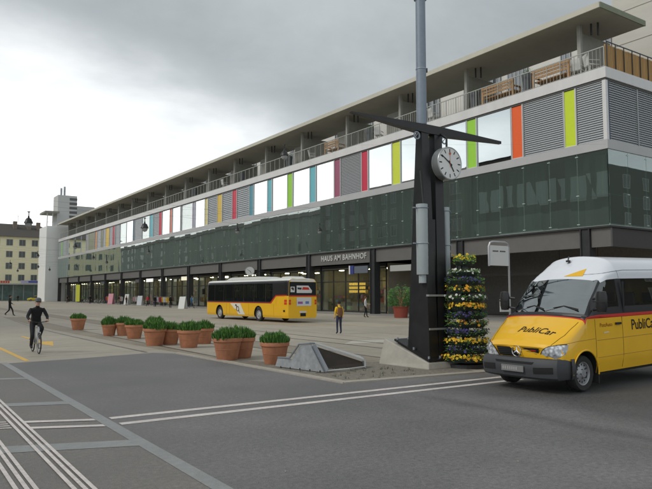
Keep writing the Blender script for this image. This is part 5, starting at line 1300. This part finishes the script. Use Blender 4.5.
# ---------------- bicycles
def bike(name, label, loc, rz, group=None, frame=None):
    """rides toward local -Y; wheels at y=-.52 and +.52"""
    e = empty(name, loc, rz, label, 'bicycle', group); r = .335
    for y in (-.53, .53):
        w = bpy.data.objects.new('wheel', None); COL.objects.link(w); w.parent = e; w.location = (0, y, r)
        b = MB(); b.torus((0, 0, 0), (1, 0, 0), r - .02, .020, 32, 8); b.build('tyre', M_rubber, w, smooth=True)
        b = MB(); b.torus((0, 0, 0), (1, 0, 0), r - .045, .011, 32, 6)
        for k in range(16):
            a = 6.283 * k / 16; b.cyl((.012 * (-1) ** k, 0, 0), (0, math.cos(a) * (r - .05), math.sin(a) * (r - .05)), .0022, n=3, cap=False)
        b.cyl((-.04, 0, 0), (.04, 0, 0), .018, n=8); b.build('rim', M_rim, w, smooth=True)
    b = MB(); bb_, seat, head, hd2 = (0, .08, .29), (0, .26, .80), (0, -.36, .86), (0, -.40, .76)
    for p, q, rr in ((bb_, seat, .017), (seat, head, .017), (bb_, hd2, .019), (head, hd2, .020), (bb_, (.03, .53, r), .011), (bb_, (-.03, .53, r), .011), ((0, .25, .76), (.03, .53, r), .009), ((0, .25, .76), (-.03, .53, r), .009)): b.cyl(p, q, rr, n=8)
    b.build('frame', frame or mat('bike_silver', (.45, .47, .48), .3, metal=.5), e, smooth=True)
    b = MB(); b.tube([(0, -.385, .80), (0, -.42, .68)], .018, 8)
    for s in (-1, 1): b.tube([(s * .045, -.43, .68), (s * .05, -.47, .50), (s * .045, -.53, r)], .013, 6)
    b.cyl((-.055, -.425, .68), (.055, -.425, .68), .018, n=6); b.build('fork', frame or MATS['bike_silver'], e, smooth=True)
    b = MB(); b.cyl((0, -.37, .86), (0, -.385, .99), .014, n=8); b.tube([(-.29, -.30, 1.03), (-.18, -.38, 1.02), (0, -.40, .99), (.18, -.38, 1.02), (.29, -.30, 1.03)], .012, 6)
    for s in (-1, 1): b.cyl((s * .20, -.365, 1.02), (s * .30, -.295, 1.03), .017, n=8)
    b.build('handlebar', M_blackp, e)
    b = MB(); b.cyl((0, .26, .80), (0, .28, .94), .013, n=8); b.prism([(-.02, .10, .95), (.02, .10, .95), (.05, .24, .95), (.08, .36, .95), (-.08, .36, .95), (-.05, .24, .95)], (0, 0, .035)); b.build('saddle', M_blackp, e)
    b = MB(); b.cyl((.05, .08, .29), (.07, .08, .29), .09, n=20); b.tube([(.08, .08, .29), (.09, .05, .14)], .010, 6); b.tube([(-.08, .08, .29), (-.09, .11, .44)], .010, 6); b.box(.09, .18, .01, .09, .125, .15); b.box(-.18, -.09, .07, .15, .43, .455); b.build('crank', M_dark, e)
    return e
bike('bicycle', 'silver bicycle ridden toward the camera by the person in black', (4.15, 22.98, .004), R(0))
# rider
J = {'pel': ((0, .24, 1.02), (.15, .12)), 'wst': ((0, .14, 1.17), (.14, .11)), 'cst': ((0, .0, 1.34), (.175, .125)), 'nk0': ((0, -.07, 1.46), (.085, .08)), 'nk': ((0, -.10, 1.51), .055), 'hd0': ((0, -.14, 1.58), (.066, .08)), 'hd': ((0, -.14, 1.66), (.078, .095)), 'hd2': ((0, -.12, 1.73), (.06, .075)),
     'ls': ((.19, -.04, 1.41), .070), 'rs': ((-.19, -.04, 1.41), .070), 'le': ((.30, -.10, 1.18), .053), 're': ((-.30, -.10, 1.18), .053), 'lw': ((.27, -.29, 1.08), .036), 'rw': ((-.27, -.29, 1.08), .036), 'lp': ((.255, -.33, 1.06), .030), 'rp': ((-.255, -.33, 1.06), .030),
     'lh': ((.10, .20, .95), .092), 'rh': ((-.10, .20, .95), .092), 'lk': ((.13, -.18, .72), .068), 'rk': ((-.13, -.08, .58), .068), 'la': ((.13, .10, .42), .048), 'ra': ((-.13, .10, .22), .048)}
J['lt'] = ((.13, -.02, .47 - .03), .040); J['rt'] = ((-.13, -.03, .16), .040); J['la'] = ((.13, .13, .51), .048)
J['lk'] = ((.14, -.20, .80), .068)
Ed = [('pel', 'wst'), ('wst', 'cst'), ('cst', 'nk0'), ('nk0', 'nk'), ('nk', 'hd0'), ('hd0', 'hd'), ('hd', 'hd2')]; EM = {e: 1 for e in Ed}
for e_ in Ed[4:]: EM[e_] = 0
for s in 'lr':
    for a, b_, m in (('cst', s + 's', 1), (s + 's', s + 'e', 1), (s + 'e', s + 'w', 1), (s + 'w', s + 'p', 0), ('pel', s + 'h', 2), (s + 'h', s + 'k', 2), (s + 'k', s + 'a', 2), (s + 'a', s + 't', 3)): Ed.append((a, b_)); EM[(a, b_)] = m
CY = empty('person', (4.15, 22.98, .004), 0, 'person in black clothes and grey cap riding a silver bicycle toward the camera', 'person')
cm = skin_mesh(J, Ed, 'pel', 'body', [M_skin, K_black, cloth('trouser_black', (.016, .016, .018)), K_shoe], EM); co = bpy.data.objects.new('body', cm); COL.objects.link(co); co.parent = CY
b = MB(); b.lathe([(0, .125), (.05, .118), (.09, .088), (.105, .03), (.10, .0)], (0, -.125, 1.675), 20); b.box(-.07, .07, -.30, -.20, 1.678, 1.69); b.build('cap', cloth('cap_grey', (.12, .13, .13)), CY, smooth=True)
b = MB(); b.box(-.075, -.008, -.245, -.225, 1.645, 1.675); b.box(.008, .075, -.245, -.225, 1.645, 1.675); b.box(-.09, .09, -.235, -.22, 1.665, 1.672); b.build('sunglasses', M_blackp, CY)
b = MB(); b.cyl((0, -.225, 1.655), (0, -.255, 1.628), .011, .017, 8); b.build('nose', M_skin, CY)
b = MB(); b.box(-.022, .022, -.232, -.222, 1.588, 1.596); b.build('mouth', MATS['lip'], CY)
for s in (-1, 1): b = MB(); b.lathe([(0, -.02), (.018, 0), (0, .03)], (s * .086, -.13, 1.63), 8); b.build('ear', M_skin, CY)
for s in (-1, 1):   # fists closed round the grips
    b = MB(); w = Vector((s * .262, -.315, 1.055)); b.tube([w + Vector((0, .04, .01)), w, w + Vector((-s * .004, -.03, -.005))], [.027, .036, .030], 8)
    for k in range(4):
        o_ = w + Vector((s * (.030 - .018 * k), -.018 + .008 * k, .012)); ln = (.92, 1, .97, .85)[k]
        b.tube([o_, o_ + Vector((0, -.034, .004)) * ln, o_ + Vector((0, -.048, -.022)) * ln, o_ + Vector((0, -.026, -.046)) * ln], [.0095, .009, .0085, .007], 6)
    b.tube([w + Vector((-s * .028, .01, -.01)), w + Vector((-s * .045, -.012, -.022)), w + Vector((-s * .040, -.036, -.030))], [.012, .010, .008], 6); b.build('hand', M_skin, CY, smooth=True)
# parked bicycles in the arcade
for k, (x, y, a) in enumerate(((37.2, 137.5, 95), (37.4, 138.9, 80), (37.1, 140.6, 100), (37.3, 108.8, 85), (37.2, 150.2, 92))):
    bike('bicycle', ['parked bicycle nearest the column in the far arcade', 'parked bicycle between two others in the far arcade', 'parked bicycle at the left end of three in the far arcade', 'single bicycle parked among the clothes racks', 'bicycle parked alone near the yellow banner'][k], (x, y, .052), R(a), 'bicycles parked under the arcade', M_dark if k % 2 else None)

# ================================================================== STREET AND ARCADE FURNITURE
def a_board(x, y, rz, c, label, h=1.5, w=.85):
    e = empty('pavement_sign', (x, y, .052 if x > 36.2 else .004), R(rz), label, 'pavement sign')
    for s in (-1, 1):
        b = MB(); b.prism([(-w / 2, s * .38, 0), (w / 2, s * .38, 0), (w / 2, s * .04, h), (-w / 2, s * .04, h)], (0, s * .03, 0)); p = b.build('board', mat('board_' + '_'.join('%.2f' % q for q in c), c, .5), e)
        b = MB(); b.tube([(-w / 2, s * .38, 0), (-w / 2, s * .04, h), (w / 2, s * .04, h), (w / 2, s * .38, 0)], .02, 6); b.build('board_frame', M_mull, p)
a_board(33.0, 82.6, -60, (.72, .74, .70), 'white pavement board standing left of the bus front', 1.6, 1.0)
a_board(36.6, 128.5, -60, (.65, .30, .36), 'pink pavement board left of the shop with the grey sign', 2.0, 1.2)
a_board(36.8, 119.0, -70, (.66, .66, .64), 'white pavement board among the arcade columns', 1.9, 1.1)
a_board(36.4, 110.5, -50, (.58, .60, .62), 'pale grey pavement board behind the walking people', 1.6, .9)
e = empty('banner', (36.6, 155.2, .052), R(-70), 'tall yellow green banner standing by the far arcade column', 'banner')
b = MB(); b.box(-.75, .75, -.03, .03, .25, 4.1); b.build('banner_cloth', mat('banner_yellow', (.55, .56, .05), .7, var=.15), e); b = MB(); b.cyl((-.8, 0, 0), (-.8, 0, 4.2), .04, n=8); b.box(-.9, .9, -.25, .25, 0, .08); b.build('banner_pole', M_mull, e)
RK = [(36.7, 98.9, K_white, 'white'), (36.9, 101.4, K_red, 'red'), (37.0, 103.9, K_blue, 'blue'), (36.8, 88.0, K_green, 'green'), (36.8, 92.3, K_black, 'black'), (36.9, 110.6 + 4, K_pink, 'pink'), (37.0, 123.7, K_orange, 'orange'), (36.9, 132.0, K_red, 'dark red')]
for k, (x, y, m, nm) in enumerate(RK):
    e = empty('clothes_rack', (x, y, .052), R(90), 'metal rack of mostly %s clothes in front of the shops%s' % (nm, ' by the pink board' if k == 7 else ''), 'clothes rack', 'clothes racks outside the shops')
    b = MB(); b.tube([(-.8, 0, .05), (-.8, 0, 1.5), (.8, 0, 1.5), (.8, 0, .05)], .022, 6); b.box(-.84, -.76, -.25, .25, 0, .05); b.box(.76, .84, -.25, .25, 0, .05); b.build('rack_frame', M_mull, e)
    for j in range(9):
        b = MB(); x_ = -.68 + j * .17; b.prism([(x_, -.20, 1.40), (x_, .20, 1.40), (x_, .24, 1.25), (x_, .18, .62), (x_, -.18, .60), (x_, -.24, 1.25)], (.07, 0, 0)); b.build('garment', m if j % 3 else random.choice((K_white, K_navy, K_grey, K_yel)), e)
# red planter with palm
e = empty('red_planter', (35.0, 40.6, .004), 0, 'large red tub with a bushy green plant beside the dark column', 'planter'); e.scale = (.85, .85, .85)
b = MB(); b.lathe([(0, 0), (.62, 0), (.72, .95), (.78, 1.0), (.78, 1.1), (.70, 1.1), (.68, 1.0), (0, .98)], (0, 0, 0), 28); b.build('tub', mat('tub_red', (.26, .05, .03), .6, var=.1), e, smooth=True)
rnd = random.Random(9); b = MB()
for _ in range(900):
    a = rnd.uniform(0, 6.283); q = math.sqrt(rnd.random()) * 1.1; z = 1.1 + rnd.uniform(0, 2.3) * (1 - .35 * q); c = Vector((math.cos(a) * q, math.sin(a) * q, z)); d = Vector((math.cos(a), math.sin(a), rnd.uniform(-.4, .9))).normalized(); s_ = d.orthogonal().normalized() * .05
    b.cur = rnd.choice((0, 0, 1)); b.quad(c, c + d * .12 + s_, c + d * .30, c + d * .12 - s_)
b.build('foliage', [F_dark, F_mid], e, fix=False)
b = MB()
for k in range(7): a = k * .9; b.tube([(0, 0, 1.0), (math.cos(a) * .25, math.sin(a) * .25, 1.8), (math.cos(a) * .6, math.sin(a) * .6, 2.7)], [.04, .03, .015], 5)
b.build('stem', M_wood, e)
e = empty('red_planter', (41.5, 203.0, .004), 0, 'small dark red tub right of the yellow car', 'planter'); b = MB(); b.lathe([(0, 0), (.7, 0), (.85, 1.2), (0, 1.2)], (0, 0, 0), 16); b.build('tub', mat('tub_darkred', (.25, .07, .05), .7), e)
b = MB()
for _ in range(160): a = rnd.uniform(0, 6.283); q = rnd.random() * .8; c = Vector((math.cos(a) * q, math.sin(a) * q, 1.2 + rnd.random() * .5)); b.quad(c, c + Vector((.1, 0, .15)), c + Vector((0, .05, .3)))
b.build('foliage', F_dark, e, fix=False)
# clock under the arcade behind the bus
e = empty('arcade_clock', (36.2, 69.6, 4.7), R(-20), 'small round station clock on a bracket above the bus roof', 'clock')
b = MB(); b.cyl((0, -.15, 0), (0, .15, 0), .56, n=32); b.build('case', MATS['clock_case'], e, smooth=True)
for s in (-1, 1):
    b = MB(); b.cyl((0, s * .152, 0), (0, s * .16, 0), .50, n=32); d = b.build('dial', MATS['dial_white'], e)
    b = MB(); b.box(-.02, .02, s * .17 - .004, s * .17 + .004, -.08, .3); b.build('hour_hand', MATS['ink'], d).rotation_euler = (0, R(147), 0)
    b = MB(); b.box(-.015, .015, s * .18 - .004, s * .18 + .004, -.1, .42); b.build('minute_hand', MATS['ink'], d).rotation_euler = (0, R(-57), 0)
b = MB(); b.cyl((.5, 0, 0), (2.9, .9, 0), .05, n=8); b.build('bracket', M_dark, e)
# small compact car in front of the cream block
e = empty('parked_car', (34.0, 203, .004), 0, 'small yellow hatchback parked in front of the cream block', 'car')
CS = [(.0, [(.6, .3), (.68, .45), (.7, .6), (.68, .68), (.5, .72), (0, .74)]), (.5, [(.75, .25), (.84, .45), (.85, .65), (.82, .8), (.6, .88), (0, .9)]), (1.0, [(.75, .25), (.85, .45), (.86, .7), (.84, .9), (.6, .98), (0, 1.0)]),
      (1.7, [(.75, .25), (.85, .45), (.86, .7), (.84, .92), (.66, 1.42), (0, 1.48)]), (3.0, [(.75, .25), (.85, .45), (.86, .7), (.84, .94), (.66, 1.45), (0, 1.5)]), (3.6, [(.75, .25), (.85, .45), (.85, .7), (.82, .95), (.6, 1.2), (0, 1.25)]), (3.8, [(.7, .3), (.8, .45), (.8, .7), (.76, .9), (.5, 1.0), (0, 1.0)])]
V, F, Mx = loft(CS, 3, 3, lambda x, r, s: 1 if (r > 3.1 and 1.05 < x < 3.6 and (r < 4 or x < 1.65 or x > 3.1)) else 0)
o = body_object(V, F, Mx, [mat('car_yellow', (.72, .55, .02), .3, coat=.5), M_glassdark], []); split_material(o, {1: 'window'}, e)
for x in (.75, 3.1): wheel(e, x, -.78, .29, .18, 1); wheel(e, x, .78, .29, .18, -1)
for s in (-1, 1): b = MB(); b.box(-.02, .06, s * .5 - .12, s * .5 + .12, .52, .64); b.build('headlight', M_signw, e)

# ---- lamps strung across the square
LP = [(9.9, 59.9, 1.25), (19.5, 58.4, 1.2), (14.3, 24.3, .62), (27.8, 56.1, .9), (34.4, 51.7, .9), (20, 86.9, 1), (28.6, 111.5, 1), (34.9, 126.2, 1), (31.1, 91.2, 1), (35, 150.2, 1), (19.8, 110.7, 1), (27.9, 155, 1), (20.5, 142.9, 1), (28.3, 184.5, 1), (33.6, 171.8, 1)]
WIRES = {}
names = ['large hanging lamp with a pale globe at far left above the tram track', 'large hanging lamp in front of the grey panels right of the first', 'hanging lamp nearest the camera, high in front of the terrace', 'hanging lamp in front of the glass storey above the bus', 'hanging lamp above the bus rear', 'hanging lamp left of the two low ones over the square', 'hanging lamp over the arcade, second beyond the large pair', 'low hanging lamp close to the far glass storey', 'hanging lamp just below the large one by the grey panels', 'tiny hanging lamp before the far glass storey', 'upper hanging lamp before the white block', 'lower hanging lamp before the white block', 'hanging lamp in front of the cream block windows', 'lowest tiny hanging lamp before the cream block', 'tiny hanging lamp before the white block wall']
for k, (x, y, sc) in enumerate(LP):
    ztop = 8.0 + .75 * sc
    e = empty('hanging_lamp', (x, y, 8.0), 0, names[k], 'lamp', 'lamps strung across the square'); e.scale = (sc,) * 3
    b = MB(); b.lathe([(0, .52), (.05, .50), (.07, .36), (.17, .30), (.26, .10), (.30, .0), (.28, -.02), (.22, .0)], (0, 0, 0), 18); b.cyl((0, 0, .45), (0, 0, .78), .03, n=6); b.cyl((0, 0, .74), (0, 0, .80), .09, n=8); b.build('lamp_shade', M_black, e, smooth=True)
    b = MB(); b.lathe([(.22, .02), (.23, -.10), (.16, -.24), (0, -.30)], (0, 0, 0), 16); b.build('globe', mat('globe', (.30, .31, .31) , .2), e, smooth=True)
    w_ = empty('span_wire', (x, y, ztop), 0, 'thin wire carrying the %s' % ' '.join(names[k].replace('hanging ', '', 1).split()[:12]), 'wire', 'span wires over the square')
    b = MB(); xa, xb = (-21.9, 38.4); pts = []
    for t in range(13):
        q = t / 12; X_ = xa + (xb - xa) * q; tt = (X_ - xa) / (x - xa) if X_ < x else (xb - X_) / max(.1, (xb - x)); pts.append((X_ - x, 0, (1 - min(1, tt)) * 2.6))
    pts = [(xa - x, 0, 2.6), (0, 0, 0), (xb - x, 0, 2.6 * min(1, (xb - x) / 20))]
    if k == 2: pts = [(xb - x, 26, 3.2), (0, 0, 0), (xb - x, -.2, 3.2)]
    b.tube(pts, .0025 if y < 30 else .008, 4); b.build('wire', mat('wire_grey', (.16, .16, .16), .6), w_)
# ---- terrace furniture behind the railing
def bench(x, y, label, L_=3.0):
    e = empty('wooden_bench', (x, y, 16.89), R(90), label, 'bench', 'wooden benches on the terrace')
    for k in range(4): b = MB(); b.box(-L_ / 2, L_ / 2, -.45 + k * .22, -.27 + k * .22, .62, .68); b.build('seat_slat', M_wood, e)
    for k in range(3): b = MB(); b.box(-L_ / 2, L_ / 2, .46, .52, .80 + k * .25, .98 + k * .25); b.build('back_slat', M_wood, e)
    for sx in (-1, 1):
        for y_ in (-.42, .48): b = MB(); b.box(sx * L_ / 2 - .08, sx * L_ / 2 + .08, y_ - .06, y_ + .06, 0, 1.5 if y_ > 0 else .95); b.build('leg', M_wood, e)
        b = MB(); b.box(sx * L_ / 2 - .09, sx * L_ / 2 + .09, -.5, .5, .96, 1.02); b.build('armrest', M_wood, e)
bench(39.5, 28.6, 'wooden bench on the terrace closest to the building corner'); bench(39.5, 33.5, 'wooden bench on the terrace left of the dark tub'); bench(39.6, 56.5, 'wooden bench on the terrace above the middle of the facade', 2.4)
def tub(x, y, label, h=1.55, m=K_black):
    e = empty('terrace_tub', (x, y, 16.89), 0, label, 'plant tub', 'plant tubs on the terrace'); b = MB(); b.lathe([(0, 0), (.30, 0), (.42, h * .9), (.44, h), (.38, h), (.36, h * .85), (0, h * .82)], (0, 0, 0), 20); b.build('tub', mat('tub_grey', (.10, .11, .12), .6), e, smooth=True)
    b = MB()
    for _ in range(220): a = rnd.uniform(0, 6.283); q = rnd.random() * .42; c = Vector((math.cos(a) * q, math.sin(a) * q, h * .85 + rnd.random() * .55)); d = Vector((rnd.uniform(-1, 1), rnd.uniform(-1, 1), rnd.uniform(0, 1))).normalized(); s_ = d.orthogonal() * .02; b.cur = rnd.choice((0, 1)); b.quad(c, c + d * .08 + s_, c + d * .16, c + d * .08 - s_)
    b.build('foliage', [F_dark, F_mid], e, fix=False)
for x, y, lab in ((39.4, 30.9, 'dark tub between the two wooden benches on the terrace'), (39.4, 36.2, 'dark tub at the left end of the second wooden bench'), (39.5, 42.8, 'dark tub on the terrace above the lime panel beside the mast'), (39.5, 50.3, 'dark tub on the terrace above the red panel'), (39.5, 66.0, 'dark tub on the terrace above the green panel'), (39.6, 78.5, 'dark tub on the terrace above the blind with the red panel'), (39.6, 95.0, 'dark tub on the far half of the terrace')): tub(x, y, lab)
def chair(x, y, rz, label):
    e = empty('terrace_chair', (x, y, 16.89), R(rz), label, 'chair', 'white chairs on the terrace'); m = mat('chair_white', (.68, .68, .66), .5); k_ = 1.35
    for a, c in ((-.25, -.25), (.25, -.25), (-.25, .25), (.25, .25)): b = MB(); b.cyl((a * k_, c * k_, 0), (a * .8 * k_, c * .8 * k_, .48 * k_), .03, n=6); b.build('leg', m, e)
    b = MB(); b.box(-.27 * k_, .27 * k_, -.25 * k_, .25 * k_, .47 * k_, .51 * k_); b.build('seat', m, e)
    b = MB(); b.prism([(-.26 * k_, .24 * k_, .5 * k_), (.26 * k_, .24 * k_, .5 * k_), (.24 * k_, .36 * k_, 1.05 * k_), (-.24 * k_, .36 * k_, 1.05 * k_)], (0, .05, 0)); b.build('backrest', m, e)
    for s in (-1, 1): b = MB(); b.box(s * .27 * k_ - .03, s * .27 * k_ + .03, -.25 * k_, .3 * k_, .70 * k_, .73 * k_); b.build('armrest', m, e)
for x, y, r_, lab in ((39.5, 25.6, 60, 'white chair nearest the terrace corner'), (39.7, 26.8, 100, 'second white chair from the terrace corner'), (39.6, 41.2, 80, 'white chair on the terrace left of the grey pole'), (39.6, 49.0, 120, 'white chair on the terrace above the red panel'), (39.6, 61.0, 60, 'white chair on the terrace above the turquoise panel'), (39.6, 84.0, 90, 'white chair on the far part of the terrace')): chair(x, y, r_, lab)
# warm lamps in the dark passage behind the flower tower
for x, y, z, lab in ((44, 31.9, 3.2, 'orange lit lamp in the dark passage left of the flower tower top'), (45, 29.2, 3.4, 'orange lit lamp in the dark passage behind the stop sign')):
    e = empty('passage_lamp', (x, y, z), 0, lab, 'lamp', 'orange lamps in the passage'); b = MB(); b.lathe([(0, .22), (.18, .18), (.30, 0), (.28, -.02), (0, -.02)], (0, 0, 0), 16); b.build('shade', M_lampo, e, smooth=True); b = MB(); b.cyl((0, 0, .2), (0, 0, 6.2 - z), .02, n=6); b.build('cord', M_dark, e)
b = MB(); b.box(48, 48.2, 24.5, 49, .06, 6.2); part('passage_wall', b, mat('passage_wall', (.22, .21, .195), .8, var=.2, world=True))
b = MB(); b.box(44, 44.3, 26, 49, 3.5, 3.75); part('passage_beam', b, M_fascia)
for o in [HAIR0, FACE0, EYE0, MOUTH0] + list(HAND0.values()): bpy.data.objects.remove(o)
# weeds in the gravel
rw = random.Random(21); b = MB()
for _ in range(60):
    cx0, cy0 = rw.uniform(8.5, 11.2), rw.uniform(11.6, 14.6)
    if cx0 + (cy0 - 11.6) * .3 > 11.3: continue
    for __ in range(9):
        a = rw.uniform(0, 6.28); h_ = rw.uniform(.02, .09); c = Vector((cx0 + rw.uniform(-.05, .05), cy0 + rw.uniform(-.05, .05), .006)); d = Vector((math.cos(a) * .4, math.sin(a) * .4, 1)) * h_; w_ = Vector((-math.sin(a), math.cos(a), 0)) * .005; b.quad(c - w_, c + w_, c + d)
tag(b.build('weeds', F_stem, fix=False), 'short weeds sprouting in the gravel round the steel cover', 'weeds', kind='stuff')
